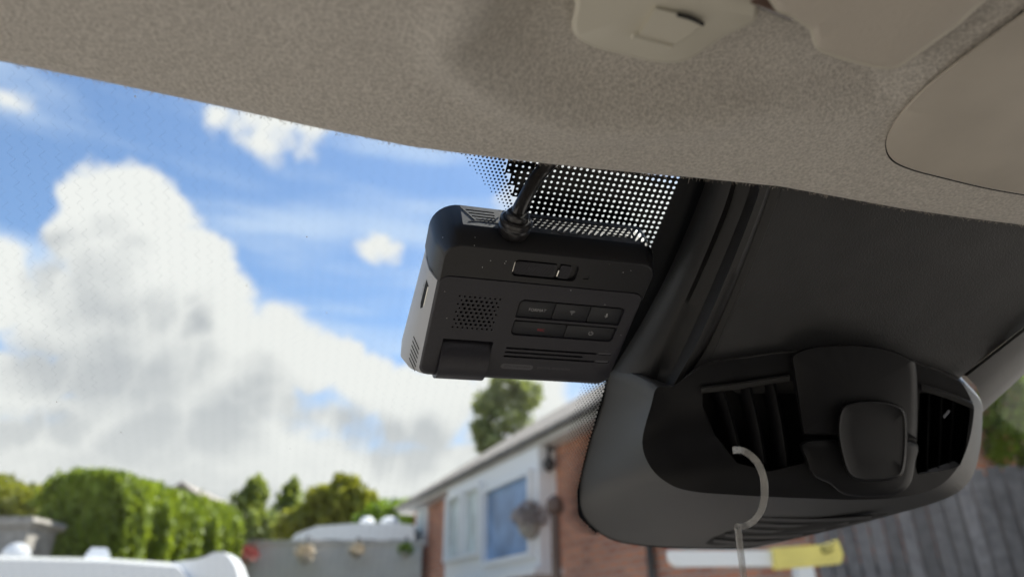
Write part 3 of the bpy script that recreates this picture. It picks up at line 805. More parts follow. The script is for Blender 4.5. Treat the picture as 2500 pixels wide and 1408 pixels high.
# release latch with knurled grip
b = MB()
def plate(mb, o_, h0, h1): mb.loft([[Gm(x, y, h0) for x, y in o_], [Gm(x, y, h1) for x, y in o_]], True, False, True)
plate(b, rrect(-16.9, 0.6, 26.4, 32.7, (1.4, .8, .8, 1.2)), -1.5, -.75); plate(b, rrect(2.3, 7.0, 26.3, 32.8, (.6, 1.4, 1.4, .6)), -1.5, -.75)
latch = b.build('release_latch', 'cam_plastic', dc)
b = MB()
for i in range(40):
    for j in range(12):
        x = -16.5 + i * 0.62 + (.31 if j % 2 else 0); y = 26.8 + j * .51
        if x < 0.2 or (2.6 < x < 6.7 and y < 32.5):
            if x > 2.6 and y < 27: continue
            r = .25
            b.add([Gm(x - r, y, -.75), Gm(x, y - r, -.75), Gm(x + r, y, -.75), Gm(x, y + r, -.75), Gm(x, y, -.45)], [(0, 1, 4), (1, 2, 4), (2, 3, 4), (3, 0, 4)])
b.build('grip_knurls', 'cam_plastic', latch, kind='stuff')
b = MB(); b.tube([Gm(-17.25, 27.6, -.9), Gm(-17.25, 32.2, -.9)], .00028, 8); b.tube([Gm(1.8, 27.2, -.9), Gm(1.9, 30.2, -.9)], .0003, 8); b.build('latch_glint', 'metal', latch)  # bright rods stand in for the highlight on the recess wall
b = MB(); arcband(b, 15.9, 30.3, .55, .85, 20, 180, .02); quad(b, 15.05, 15.35, 29.6, 30.4, .02); b.build('padlock_shackle', 'print_black', bracket)
# left flank: card slot, cooling slits, print
def side_pt(v, t):                      # on the left flank at height v; t 0..1 from the face edge (h -1.2) to the crease (h -8)
    tp = 2.9 * max(0.0, (v + 22) / 41.0) ** 1.3; q = [(-46.4, -1.2), (-47.6, -3.5), (-50.8 + tp * .5, -8), (-53.0 + tp, -16)]
    s_ = t * 2 if t < 1 else 2 + (t - 1)
    i = min(int(s_), 2); w_ = s_ - i
    u_ = q[i][0] + (q[i + 1][0] - q[i][0]) * w_; h_ = q[i][1] + (q[i + 1][1] - q[i][1]) * w_
    return Gm(u_ - .06, v, h_ + .03)
b = MB()
b.add([side_pt(v_, t_) for v_, t_ in ((14.5, .98), (13.2, .72), (2.0, .72), (-0.2, .92), (2.5, .98))], [(0, 1, 2, 3, 4)])
b.build('card_slot', 'hole', body)
b = MB(); b.tube([side_pt(12.5, .74), side_pt(2.6, .74)], .00022, 8); b.build('slot_rim', 'metal', body)
b = MB()
for k in range(6):
    v_ = -15.5 - k * 2.5
    b.add([side_pt(v_, .93), side_pt(v_ - .9, .93), side_pt(v_ - 4.6, .42), side_pt(v_ - 3.7, .42)], [(0, 1, 2, 3)])
b.build('cooling_slits', 'hole', body)
text_part('micro SD', 1.7, lambda x, y: side_pt(8.8 + x, 1.10 + y * .10), 'print_black', 'lettering', body)
# adhesive plate to the glass
b = MB(); plate(b, rrect(-38, 34, 6, 36, 3), -27.9, -24.4); b.build('adhesive_plate', 'cam_mount', dc)

# ------------------------------------------------------------------ power cable
pc = empty('power_cable', Gm(-18.6, 42, -10), 'thick black power cable rising from the dash camera into the headliner', 'cable')
b = MB(); b.lathe(Gm(-18.7, 33.5, -9.2), gv, [(0, .0012), (.0012, .0026), (.005, .0052), (.0085, .0064), (.0098, .0066), (.0105, .0060), (.0112, .0060), (.0118, .0066), (.0132, .0066), (.0138, .0058), (.0138, .0048), (.0158, .0047), (.0164, .0042), (.0164, .003)], 40)
b.build('strain_relief', 'cable', pc, smooth=35)
pth = cr([Gm(-18.6, 46, -9.5), Gm(-18.4, 50, -10.5), P(1284, 480, -.0145), P(1303, 445, -.0195), P(1325, 416, -.0235), P(1352, 388, -.0245), P(1385, 360, -.0245)], 8)
b = MB(); b.tube(pth, .0029, 20); b.build('cable_jacket', 'cable', pc, smooth=60)

# ================================================================== SENSOR HOUSING behind the mirror position
sh_ = empty('sensor_housing', P(1900, 900, GLASS), 'large black plastic sensor housing fixed to the windscreen under the headliner', 'sensor housing')
def hf(px, py): return 0.008 + (py - 880) * 0.026 / 325 + 0.010 * math.exp(-((px - 1560) / 60.0) ** 2) * 0
# flat upper panel
pan = [(1925, 425), (1905, 470), (1862, 575), (1818, 680), (1776, 782), (1737, 878), (1720, 905), (1800, 960), (2100, 960), (2300, 960), (2352, 915), (2420, 860), (2500, 798), (2640, 690), (2760, 560), (2700, 500), (2500, 470), (2200, 440)]
def hpan(px, py): return 0.0 + 0.004 * math.exp(-((py - 905) / 60.0) ** 2)
b = MB()
planar(b, pan, [], lambda x, y, d: P(x, y, hpan(x, y) - d), spacing=40)
b.loft([[P(x, y, hpan(x, y)) for x, y in pan], [P(x, y, hpan(x, y) - .004) for x, y in pan]], True)
b.build('upper_panel', 'pod_panel', sh_, smooth=40)
# left flank with two ridges, from the glass up to the panel
FL = [  # columns: (x, y, h) at headliner, upper, middle, lower, bottom
    [(1728, 428, -.0277), (1700, 505, -.0277), (1638, 650, -.0277), (1568, 785, -.0277), (1494, 906, -.0277)],
    [(1745, 429, -.020), (1720, 507, -.020), (1660, 655, -.020), (1596, 795, -.019), (1534, 912, -.016)],
    [(1765, 430, -.0155), (1742, 510, -.0155), (1686, 660, -.0155), (1632, 800, -.0140), (1580, 918, -.010)],
    [(1790, 432, -.0125), (1766, 512, -.0125), (1702, 668, -.0135), (1640, 805, -.0130), (1592, 925, -.009)],
    [(1800, 433, -.0150), (1778, 514, -.0155), (1712, 672, -.0150), (1648, 810, -.0135), (1600, 930, -.009)],
    [(1838, 436, -.0120), (1812, 516, -.0115), (1745, 680, -.0110), (1678, 830, -.0095), (1622, 940, -.005)],
    [(1862, 438, -.0005), (1836, 518, -.0005), (1768, 690, 0.0002), (1700, 840, .001), (1640, 946, .003)],
    [(1880, 440, .0012), (1852, 520, .0012), (1782, 694, .0012), (1712, 846, .0014), (1648, 950, .003)],
    [(1888, 440, -.0005), (1862, 522, -.0010), (1795, 696, -.0015), (1726, 848, -.002), (1655, 948, .000)],
    [(1912, 441, .0008), (1886, 523, .0006), (1820, 690, .0004), (1770, 808, .0002), (1733, 890, .001)],
    [(1916, 442, -.0045), (1890, 524, -.0045), (1824, 692, -.0045), (1774, 812, -.0045), (1737, 898, -.0045)],
]
cols = [[P(*q) for q in cr([np.array(c) for c in colm], 8)] for colm in FL]
b = MB(); b.loft(cols, closed=False); b.build('left_flank', 'flank_shaded', sh_, smooth=55)
# right flank: a rounded strip running up to the headliner
FR = [[(2352, 915, .0015), (2425, 858, .0015), (2500, 799, .0015), (2650, 680, .0015)],
      [(2360, 918, .004), (2432, 862, .004), (2506, 804, .004), (2655, 686, .004)],
      [(2385, 945, .003), (2450, 890, .003), (2520, 836, .003), (2670, 720, .003)],
      [(2398, 985, -.003), (2460, 930, -.003), (2530, 868, -.003), (2680, 750, -.003)],
      [(2400, 1005, -.016), (2466, 945, -.016), (2536, 884, -.016), (2690, 765, -.016)],
      [(2395, 1000, -.027), (2460, 940, -.027), (2530, 880, -.027), (2685, 760, -.027)]]
b = MB(); b.loft([[P(*q) for q in cr([np.array(c) for c in colm], 6)] for colm in FR], closed=False); b.build('right_flank', 'pod', sh_, smooth=50)
# the pod: outer outline, bulge and edge of the dark face, going round from the upper left
ST = [  # outer (x, y, h)        bulge               face edge
    ((1497, 900, -.028), (1550, 915, -.012), (1604, 946, .0045)),
    ((1471, 985, -.028), (1528, 990, -.011), (1590, 988, .0075)),
    ((1439, 1085, -.028), (1498, 1090, -.009), (1568, 1078, .0135)),
    ((1416, 1190, -.028), (1480, 1180, -.006), (1590, 1142, .0225)),
    ((1424, 1258, -.028), (1520, 1235, -.004), (1640, 1184, .029)),
    ((1478, 1308, -.028), (1590, 1268, -.002), (1700, 1200, .0315)),
    ((1560, 1329, -.028), (1670, 1282, -.001), (1790, 1207, .033)),
    ((1700, 1337, -.028), (1780, 1280, 0.001), (1880, 1212, .034)),
    ((1850, 1332, -.028), (1900, 1274, .003), (1980, 1216, .035)),
    ((1990, 1303, -.020), (2022, 1266, .006), (2080, 1219, .035)),
    ((2150, 1264, -.002), (2162, 1244, .012), (2190, 1214, .034)),
    ((2308, 1217, .010), (2304, 1209, .016), (2285, 1190, .029)),
    ((2368, 1172, .006), (2360, 1160, .013), (2340, 1138, .024)),
    ((2392, 1100, -.001), (2385, 1090, .009), (2366, 1076, .019)),
    ((2399, 1010, -.007), (2392, 1010, .004), (2378, 1006, .0135)),
    ((2394, 975, -.008), (2386, 976, .004), (2372, 978, .0115)),
    ((2370, 945, -.006), (2362, 940, .004), (2350, 938, .0098)),
    ((2340, 922, -.004), (2336, 921, .004), (2328, 924, .0092)),
    ((2246, 887, -.002), (2246, 886, .004), (2244, 890, .0072)),
    ((2130, 862, -.002), (2130, 861, .004), (2130, 865, .0058)),
    ((1930, 858, -.002), (1930, 857, .004), (1930, 861, .0056)),
    ((1830, 869, -.002), (1830, 868, .004), (1830, 872, .0062)),
    ((1738, 882, -.002), (1738, 881, .0035), (1740, 886, .0068)),
    ((1690, 905, -.004), (1686, 907, .002), (1688, 911, .006)),
    ((1645, 938, -.008), (1640, 940, .000), (1642, 944, .005)),
]
dense = []
for k in range(3):
    ctrl = [np.array(s_[k]) for s_ in ST]
    dense.append([tuple(p) for p in cr(ctrl, 5, closed=True)])
O3 = [P(*q) for q in dense[0]]; M3 = [P(*q) for q in dense[1]]; C3 = [P(*q) for q in dense[2]]
rings = []
back = []
for q, p in zip(dense[0], O3):
    u_, v_, h_ = uv_of(p); back.append(G(u_, v_, GLASS + .0006))
rings.append(back)
NS = 9
for i in range(NS + 1):                   # rounded section from outline over the bulge to the face edge
    t = i / NS
    row = []
    for o_, m_, c_ in zip(O3, M3, C3):
        a_ = 2 * m_ - (o_ + c_) / 2          # quadratic curve through the bulge
        row.append((1 - t) ** 2 * o_ + 2 * t * (1 - t) * a_ + t * t * c_)
    rings.append(row)
b = MB(); b.loft(rings, True)
b.build('pod_shell', 'pod', sh_, smooth=38)
# face, its shade painted in dark, with the vent opening at the right
face_o = [(q[0], q[1]) for q in dense[2]]
hC = [q[2] for q in dense[2]]
def hface(px, py):
    w = 0; a = 0
    for (x, y), h in zip(face_o, hC):
        d = 1.0 / (((x - px) ** 2 + (y - py) ** 2) ** 1.3 + 1e-3); w += d; a += d * h
    return a / w
VR = [(2246, 955), (2262, 948), (2310, 964), (2366, 986), (2369, 1010), (2358, 1090), (2345, 1135), (2322, 1144), (2240, 1158), (2235, 1140), (2240, 1050)]
VL = [(1716, 952), (1800, 936), (1905, 921), (1935, 930), (1948, 1000), (1968, 1085), (1962, 1130), (1880, 1150), (1800, 1130), (1745, 1060), (1715, 990)]
GR = None
b = MB()
planar(b, face_o, [VR, VL], lambda x, y, d: P(x, y, hface(x, y) - d), spacing=26)
for hole_, dep in ((VR, .017), (VL, .012)):
    b.loft([[P(x, y, hface(x, y)) for x, y in hole_], [P(x, y, hface(x, y) - dep) for x, y in hole_]], True, False, True)
b.build('pod_face', 'pod_shaded', sh_, smooth=35)
# vent blades
for k, (xt, yt, xb, yb) in enumerate(((1752, 948, 1796, 1110), (1816, 936, 1856, 1128), (1876, 928, 1912, 1140))):
    bb = MB(); prof = []
    for t in np.linspace(0, 1, 9):
        x, y = xt + (xb - xt) * t + 10 * math.sin(t * 3.14) * 0.4, yt + (yb - yt) * t; h = hface(x, y)
        prof.append([P(x - 22, y, h - .0115), P(x - 4, y, h - .003), P(x + 10, y + 2, h - .001), P(x + 16, y + 2, h - .0025), P(x + 16, y + 2, h - .0115)])
    bb.loft(prof, closed=False); bb.build('vent_blade', 'pod_shaded', sh_, smooth=50)
bb = MB(); lip = cr([(1712, 946), (1800, 936), (1870, 925), (1928, 916)], 5)
bb.loft([[P(x, y - 3, hface(x, y) + .0002) for x, y in lip], [P(x, y + 2, hface(x, y) + .0018) for x, y in lip], [P(x, y + 12, hface(x, y) + .0010) for x, y in lip], [P(x, y + 14, hface(x, y) - .002) for x, y in lip]], closed=False)
bb.build('vent_lip', 'pod', sh_, smooth=60)
for xt, yt, xb, yb in ((2268, 958, 2262, 1150), (2298, 968, 2292, 1142), (2328, 976, 2318, 1130)):
    bb = MB()
    a_, c_ = (xt, yt), (xb, yb)
    pts = [(xt + (xb - xt) * t, yt + (yb - yt) * t) for t in (0, 1)]
    bb.loft([[P(x, y, hface(x, y) - .0165) for x, y in pts], [P(x - 3, y, hface(x, y) - .004) for x, y in pts], [P(x + 1, y, hface(x, y) - .003) for x, y in pts], [P(x + 6, y, hface(x, y) - .0165) for x, y in pts]], closed=False)
    bb.build('vent_blade', 'pod_shaded', sh_, smooth=40)
bb = MB(); sill = [(2238, 1156), (2262, 1148), (2300, 1134), (2330, 1124), (2346, 1136), (2322, 1146)]
bb.loft([[P(x, y, hface(x, y) - .0155) for x, y in sill], [P(x, y, hface(x, y) - .004) for x, y in sill]], True, False, True); bb.build('vent_sill', 'vent_lit', sh_, smooth=40)
bb = MB(); bb.tube([P(2303, 1018, hface(2303, 1018) - .003), P(2318, 1001, hface(2318, 1001) - .003)], .0007, 8); bb.build('vent_glint', 'vent_lit', sh_)  # small pale bar stands in for a highlight inside the vent
bb = MB(); tl = cr([(2250, 940), (2310, 958), (2376, 984)], 6)
bb.loft([[P(x, y - 4, hface(x, y) - .0003) for x, y in tl], [P(x, y + 2, hface(x, y) + .0022) for x, y in tl], [P(x, y + 14, hface(x, y) + .0008) for x, y in tl]], closed=False); bb.build('vent_lip', 'pod', sh_, smooth=60)
# centre cap that bulges over the face, with a rounded-square boss
cap = [tuple(p) for p in cr([(1934, 866), (1975, 848), (2040, 841), (2110, 842), (2170, 852), (2222, 874), (2236, 892), (2240, 960), (2238, 1060), (2228, 1068), (2120, 1066), (2030, 1062), (1968, 1060), (1958, 1050), (1946, 970), (1936, 900)], 4, closed=True)]
def capz(k): return [(2085 + (x - 2085) * k, 960 + (y - 960) * k) for x, y in cap]
bb = MB(); bb.loft([[P(x, y, hface(x, y) - .002) for x, y in cap], [P(x, y, hface(x, y) + .0028) for x, y in cap], [P(x, y, hface(x, y) + .0044) for x, y in capz(.97)], [P(x, y, hface(x, y) + .0050) for x, y in capz(.88)], [P(x, y, hface(x, y) + .005) for x, y in capz(.4)], [P(x, y, hface(x, y) + .005) for x, y in capz(.04)]], True, False, True)
bb.build('centre_cap', 'pod_shaded', sh_, smooth=40)
low = [tuple(p) for p in cr([(1962, 1076), (2100, 1073), (2232, 1076), (2234, 1130), (2222, 1180), (2190, 1205), (2120, 1212), (2060, 1206), (2025, 1180), (1985, 1160), (1966, 1120)], 4, closed=True)]
bb = MB(); bb.loft([[P(x, y, hface(x, y) - .002) for x, y in low], [P(x, y, hface(x, y) + .003) for x, y in low], [P(x, y, hface(x, y) + .0046) for x, y in shrink(low, .96)], [P(x, y, hface(x, y) + .0052) for x, y in shrink(low, .85)]], True, False, True)
bb.build('lower_cap', 'pod_shaded', sh_, smooth=40)
boss = [tuple(p) for p in cr([(2052, 1002), (2075, 984), (2130, 978), (2185, 986), (2210, 1008), (2214, 1070), (2208, 1140), (2190, 1166), (2130, 1174), (2085, 1168), (2064, 1140), (2046, 1060)], 5, closed=True)]
bb = MB(); bb.loft([[P(x, y, hface(x, y) + .002) for x, y in shrink(boss, 1.03)], [P(x, y, hface(x, y) + .0066) for x, y in boss], [P(x, y, hface(x, y) + .0076) for x, y in shrink(boss, .98)], [P(x, y, hface(x, y) + .0078) for x, y in shrink(boss, .95)], [P(x, y, hface(x, y) + .0074) for x, y in shrink(boss, .90)], [P(x, y, hface(x, y) + .0074) for x, y in shrink(boss, .6)], [P(x, y, hface(x, y) + .0074) for x, y in shrink(boss, .3)], [P(x, y, hface(x, y) + .0074) for x, y in shrink(boss, .04)]], True, False, True)
bb.build('mirror_boss', 'pod_shaded', sh_, smooth=35)
# louvres on the underside: each slat lies on the bulge surface between the face edge and the glass
def under(px, py, dh=0.0):
    h = np.interp(py, [1205, 1275, 1335], [0.033, 0.0, -0.027]) + np.interp(px, [1700, 2000, 2250], [0, .002, .010]); return P(px, py, h + dh)
gr_c = [tuple(p) for p in cr([(1722, 1326), (1790, 1288), (1862, 1254), (1960, 1262), (2060, 1260), (2170, 1252), (2080, 1278), (1990, 1302), (1880, 1324), (1800, 1329)], 3, closed=True)]
bb = MB(); bb.loft([[under(x, y, .0012) for x, y in gr_c], [under(x, y, .0016) for x, y in shrink(gr_c, .97)]], True, False, True); bb.build('louvre_recess', 'hole', sh_)
for k in range(5):
    t = (k + .5) / 5
    xl, yl = 1726 + (1866 - 1726) * (1 - t) - 2, 1324 + (1258 - 1324) * (1 - t)
    xr_, yr_ = 1880 + (2165 - 1880) * (1 - t), 1325 + (1253 - 1325) * (1 - t)
    line = [(xl + (xr_ - xl) * q, yl + (yr_ - yl) * q + 6 * math.sin(q * math.pi)) for q in np.linspace(0.02, 0.97, 14)]
    bb = MB(); bb.loft([[under(x, y - 5, .0022) for x, y in line], [under(x, y - 3, .0040) for x, y in line], [under(x, y + 4, .0038) for x, y in line], [under(x, y + 5, .0018) for x, y in line]], closed=False)
    bb.build('louvre_slat', 'pod_panel', sh_, smooth=50)

# ------------------------------------------------------------------ clear plastic hook hanging from the housing
def clear_mat():
    m = bpy.data.materials.new('clear_plastic'); m.use_nodes = True
    N, L = m.node_tree.nodes, m.node_tree.links; b_ = N['Principled BSDF']
    b_.inputs['Base Color'].default_value = (0.45, 0.44, 0.42, 1); b_.inputs['Roughness'].default_value = 0.15; b_.inputs['Alpha'].default_value = 0.42
    b_.inputs['Coat Weight'].default_value = 0.5
    return m
M['clear'] = clear_mat()
hk = empty('clear_hook', P(1805, 1285, .06), 'bent strip of clear plastic hanging from the sensor housing', 'hook')
hp = cr([(1788, 1098, .042), (1815, 1100, .047), (1846, 1124, .050), (1864, 1165, .052), (1866, 1215, .053), (1855, 1252, .053), (1832, 1276, .053), (1803, 1287, .053)], 6)
bb = MB()
pts = [P(*q) for q in hp]
rg = []
for i, p in enumerate(pts):
    d = pts[min(i + 1, len(pts) - 1)] - pts[max(i - 1, 0)]; d /= np.linalg.norm(d); vw = p - C0; vw /= np.linalg.norm(vw)
    s_ = np.cross(d, vw); s_ /= np.linalg.norm(s_)
    rg.append([p + s_ * .0013 + vw * .0011, p + s_ * .0016, p + s_ * .0013 - vw * .0011, p - s_ * .0013 - vw * .0011, p - s_ * .0016, p - s_ * .0013 + vw * .0011])
bb.loft(rg, True, True, True); bb.build('hook_bend', 'clear', hk, smooth=40)
bb = MB(); bb.tube([P(1801, 1284, .0545), P(1808, 1345, .0545), P(1816, 1412, .0545), P(1826, 1500, .0545)], .0017, 12); bb.build('hanging_strip', 'clear', hk, smooth=50)

# ================================================================== OUTSIDE
M['white_paint'] = mat('white_paint', (0.80, 0.80, 0.79), 0.35, 0.5, coat=0.3)
M['car_white'] = mat('car_white_paint', (0.80, 0.81, 0.82), 0.25, 0.5, coat=0.8)
M['car_silver'] = mat('car_silver_paint', (0.32, 0.34, 0.37), 0.3, 0.5, metal=0.4, coat=0.6)
M['car_glass'] = mat('car_window_glass', (0.02, 0.025, 0.03), 0.08, 0.6)
M['rubber'] = mat('black_rubber', (0.02, 0.02, 0.02), 0.7)
M['render_grey'] = mat('grey_boards', (0.46, 0.455, 0.44), 0.85, 0.2, noise=(2, 0.1), bump=(40, .3, .01))
M['tile'] = mat('roof_tiles', (0.27, 0.245, 0.22), 0.85, 0.2, noise=(5, 0.25), bump=(12, .8, .04))
M['upvc'] = mat('white_window_frame', (0.78, 0.79, 0.80), 0.4)
M['soffit'] = mat('grey_fascia', (0.50, 0.485, 0.46), 0.6, noise=(3, .15))  # brownish grey with slight random variation
M['curtain'] = mat('blue_curtain', (0.16, 0.27, 0.46), 0.35, 0.5, noise=(2.5, .35))
M['net'] = mat('pale_net_curtain', (0.52, 0.58, 0.58), 0.3, 0.5, noise=(4, .35))
M['fence'] = mat('weathered_fence', (0.15, 0.145, 0.148), 0.9, 0.2, noise=(14, .25), bump=(30, .5, .01))
vary(M['fence'], 0.65, 1.35)
M['black_metal'] = mat('black_metal', (0.02, 0.02, 0.022), 0.4)
M['stone'] = mat('pale_stone', (0.34, 0.32, 0.29), 0.9, 0.2, noise=(8, .25), bump=(20, .6, .02))
M['yellow'] = mat('yellow_paint', (0.78, 0.66, 0.17), 0.4, noise=(8, .12))
M['olive'] = mat('olive_mark', (0.16, 0.15, 0.03), 0.6)
M['bark'] = mat('bark', (0.08, 0.06, 0.045), 0.9, 0.1)
def leaf_mat(name, c, var=0.5, scale=2.5):
    m = mat(name, c, 0.55, 0.3, noise=(scale, var, 3))
    b_ = m.node_tree.nodes['Principled BSDF']; L = m.node_tree.links; N = m.node_tree.nodes
    tl = N.new('ShaderNodeBsdfTranslucent'); tl.inputs[0].default_value = (c[0] * 1.6, c[1] * 1.5, c[2] * .6, 1)
    mx_ = N.new('ShaderNodeMixShader'); mx_.inputs[0].default_value = 0.4; L.new(b_.outputs[0], mx_.inputs[1]); L.new(tl.outputs[0], mx_.inputs[2])
    L.new(mx_.outputs[0], N['Material Output'].inputs[0]); return m
M['hedge'] = leaf_mat('hedge_leaf', (0.185, 0.250, 0.036), .25, 1.6)
M['leaf_olive'] = leaf_mat('olive_leaf', (0.21, 0.23, 0.045), .5)
M['leaf_green'] = leaf_mat('green_leaf', (0.20, 0.25, 0.085), .5)
M['leaf_dark'] = leaf_mat('dark_leaf', (0.17, 0.21, 0.11), .5)
M['leaf_bright'] = leaf_mat('bright_leaf', (0.17, 0.26, 0.04), .4)
M['flower_red'] = mat('red_flowers', (0.42, 0.06, 0.05), 0.6, noise=(60, .4))
M['flower_pale'] = mat('pale_flowers', (0.60, 0.50, 0.36), 0.7, noise=(60, .3))
def brick_mat():
    m = bpy.data.materials.new('red_brick'); m.use_nodes = True
    N, L = m.node_tree.nodes, m.node_tree.links; b_ = N['Principled BSDF']; b_.inputs['Roughness'].default_value = .9; b_.inputs['Specular IOR Level'].default_value = .2
    uv = N.new('ShaderNodeUVMap'); br = N.new('ShaderNodeTexBrick'); L.new(uv.outputs[0], br.inputs['Vector'])
    br.inputs['Color1'].default_value = (0.58, 0.235, 0.13, 1); br.inputs['Color2'].default_value = (0.36, 0.14, 0.09, 1); br.inputs['Mortar'].default_value = (0.36, 0.29, 0.24, 1)
    br.inputs['Scale'].default_value = 1.0; br.inputs['Brick Width'].default_value = .225; br.inputs['Row Height'].default_value = .075; br.inputs['Mortar Size'].default_value = .011
    L.new(br.outputs['Color'], b_.inputs['Base Color'])
    bp = N.new('ShaderNodeBump'); bp.inputs['Strength'].default_value = .6; bp.inputs['Distance'].default_value = .01; bp.invert = True
    L.new(br.outputs['Fac'], bp.inputs['Height']); L.new(bp.outputs[0], b_.inputs['Normal'])
    return m
M['brick'] = brick_mat()

def leaves(mb, centre, rad, n, size, shell=0.55, rng=rnd):
    cx_, cy_, cz_ = centre; rx, ry, rz = rad
    for _ in range(n):
        while True:
            p = np.array([rng.uniform(-1, 1) for _ in range(3)]); q = np.linalg.norm(p)
            if shell < q < 1: break
        c = np.array([cx_ + p[0] * rx, cy_ + p[1] * ry, cz_ + p[2] * rz])
        a = np.array([rng.gauss(0, 1) for _ in range(3)]); a /= np.linalg.norm(a); bq = np.cross(a, [rng.gauss(0, 1) for _ in range(3)]); bq /= np.linalg.norm(bq)
        s_ = size * rng.uniform(.6, 1.3)
        mb.add([c - a * s_, c + bq * s_ * .5, c + a * s_, c - bq * s_ * .5], [(0, 1, 2, 3)])
def tree(name, base, crowns, leafm, label, group, n=900, size=.13):
    t = empty(name, (base[0], base[1], 0), label, 'tree', group)
    zt = max(c[0][2] for c in crowns)
    bb = MB(); x0, y0 = base
    bb.tube([(x0, y0, 0), (x0 + .05, y0, zt * .4), (x0, y0 + .05, zt * .75)], [.16, .11, .05], 9)
    for c, r in crowns:
        bb.tube([(x0, y0, zt * .35), ((x0 + c[0]) / 2, (y0 + c[1]) / 2, (zt * .5 + c[2]) / 2), tuple(c)], [.06, .04, .02], 6)
    bb.build('trunk', 'bark', t)
    bb = MB()
    for c, r in crowns:
        leaves(bb, c, r, n, size, .35)
        for _ in range(6):
            p = np.array([rnd.gauss(0, 1) for _ in range(3)]); p /= np.linalg.norm(p)
            leaves(bb, np.array(c) + p * np.array(r) * .85, np.array(r) * .38, n // 8, size, .2)
    bb.build('crown', leafm, t)
    return t

# hedge
A_, B_ = at(98, 1155, 8.6), at(335, 1155, 8.6)
HT = A_[2]
xl, xr2, ynear, yfar = A_[0], at(330, 1155, 8.6)[0], 8.6, 12.0
xfar = at(604, 1250, 12.0)[0]
hd = empty('garden_hedge', ((xl + xr2) / 2, 10, 0), 'tall clipped green conifer hedge left of the grey wall', 'hedge')
bb = MB()
def hedge_pt(rng):
    w = rng.random(); t = rng.random()
    t2 = t
    xr_ = xr2 + (xfar - xr2) * t2
    ht = HT + (at(604, 1240, 12.0)[2] - HT) * t2
    if w < .52:                                # long right side
        z = rng.random() * ht; rr = .35 * max(0, (z / ht - .82) / .18) ** 2
        p = np.array([xr_ - rr + .09 * math.sin(t * 31) + .05 * math.sin(t * 77 + z), ynear + (yfar - ynear) * t, z])
    elif w < .80:                              # near end
        z = rng.random() * HT; q = rng.random(); rr = .45 * max(0, (z / HT - .8) / .2) ** 2
        p = np.array([xl + rr + (xr2 - xl - 2 * rr) * q, ynear + .25 * abs(q - .5) ** 2 * 4 - .08 * math.sin(q * 9), z])
    else:                                      # top
        q = rng.random(); p = np.array([xl + (xr_ - xl) * q, ynear + (yfar - ynear) * t, ht - .35 * abs(2 * q - 1) ** 4])
    return p
for _ in range(56000):
    c = hedge_pt(rnd) + np.array([rnd.gauss(0, .03) for _ in range(3)])
    a = np.array([rnd.gauss(0, .5), rnd.gauss(0, .5), 1.0]); a /= np.linalg.norm(a); bq = np.cross(a, [rnd.gauss(0, 1) for _ in range(3)]); bq /= np.linalg.norm(bq); s_ = rnd.uniform(.03, .065)
    bb.add([c - a * s_, c + bq * s_ * .5, c + a * s_, c - bq * s_ * .5], [(0, 1, 2, 3)])
bb.build('foliage', 'hedge', hd)
bb = MB(); bb.loft([[(xl + .2, ynear + .25, z), (xr2 - .2, ynear + .25, z), (xfar - .2, yfar, z), (xl + .3, yfar, z)] for z in (0.05, HT - .35)], True, True, True); bb.build('branch_core', 'leaf_dark', hd)

# grey garden wall with hanging flower baskets
YW = 12.3
wl0, wl1 = at(560, 1326, YW), at(1030, 1326, YW)
gw = empty('garden_wall', ((wl0[0] + wl1[0]) / 2, YW, 0), 'low grey boarded garden wall between the hedge and the brick house', 'wall')
bb = MB(); bb.quadbox((wl0[0], YW, 0), (wl1[0] - wl0[0], 0, 0), (0, .12, 0), (0, 0, wl0[2])); bb.build('wall_panel', 'render_grey', gw)
bb = MB(); bb.quadbox((wl0[0] - .03, YW - .03, wl0[2] + .002), (wl1[0] - wl0[0] + .06, 0, 0), (0, .18, 0), (0, 0, .05)); bb.build('coping', 'render_grey', gw)
for px, py, fl, w, lab in ((606, 1356, 'flower_red', .16, 'hanging basket of red flowers at the hedge end of the grey wall'), (745, 1352, 'flower_pale', .17, 'hanging basket of pale flowers nearer the hedge, second from it'),
                        (871, 1345, 'flower_pale', .13, 'smaller hanging basket of pale flowers in front of the white caravan windows'), (990, 1344, 'leaf_bright', .13, 'leafy green hanging basket beside the brick house corner')):
    c = at(px, py, YW - .28)
    hb = empty('hanging_basket', c, lab, 'flower basket', 'baskets on the grey wall')
    bb = MB(); bb.lathe(c + np.array([0, 0, -w * .9]), (0, 0, 1), [(0, .02), (w * .3, w * .5), (w * .7, w * .72), (w * .75, w * .7)], 16); bb.build('basket', 'stone', hb)
    bb = MB(); leaves(bb, c + np.array([0, 0, w * .15]), (w, w, w * .9), 260, .035, .2); bb.build('flowers', fl, hb)
    bb = MB(); bb.tube([(c[0], YW, c[2] + w * 1.6), (c[0], YW - .28, c[2] + w * 1.7), (c[0], YW - .28, c[2])], .012, 6); bb.build('bracket', 'black_metal', hb)

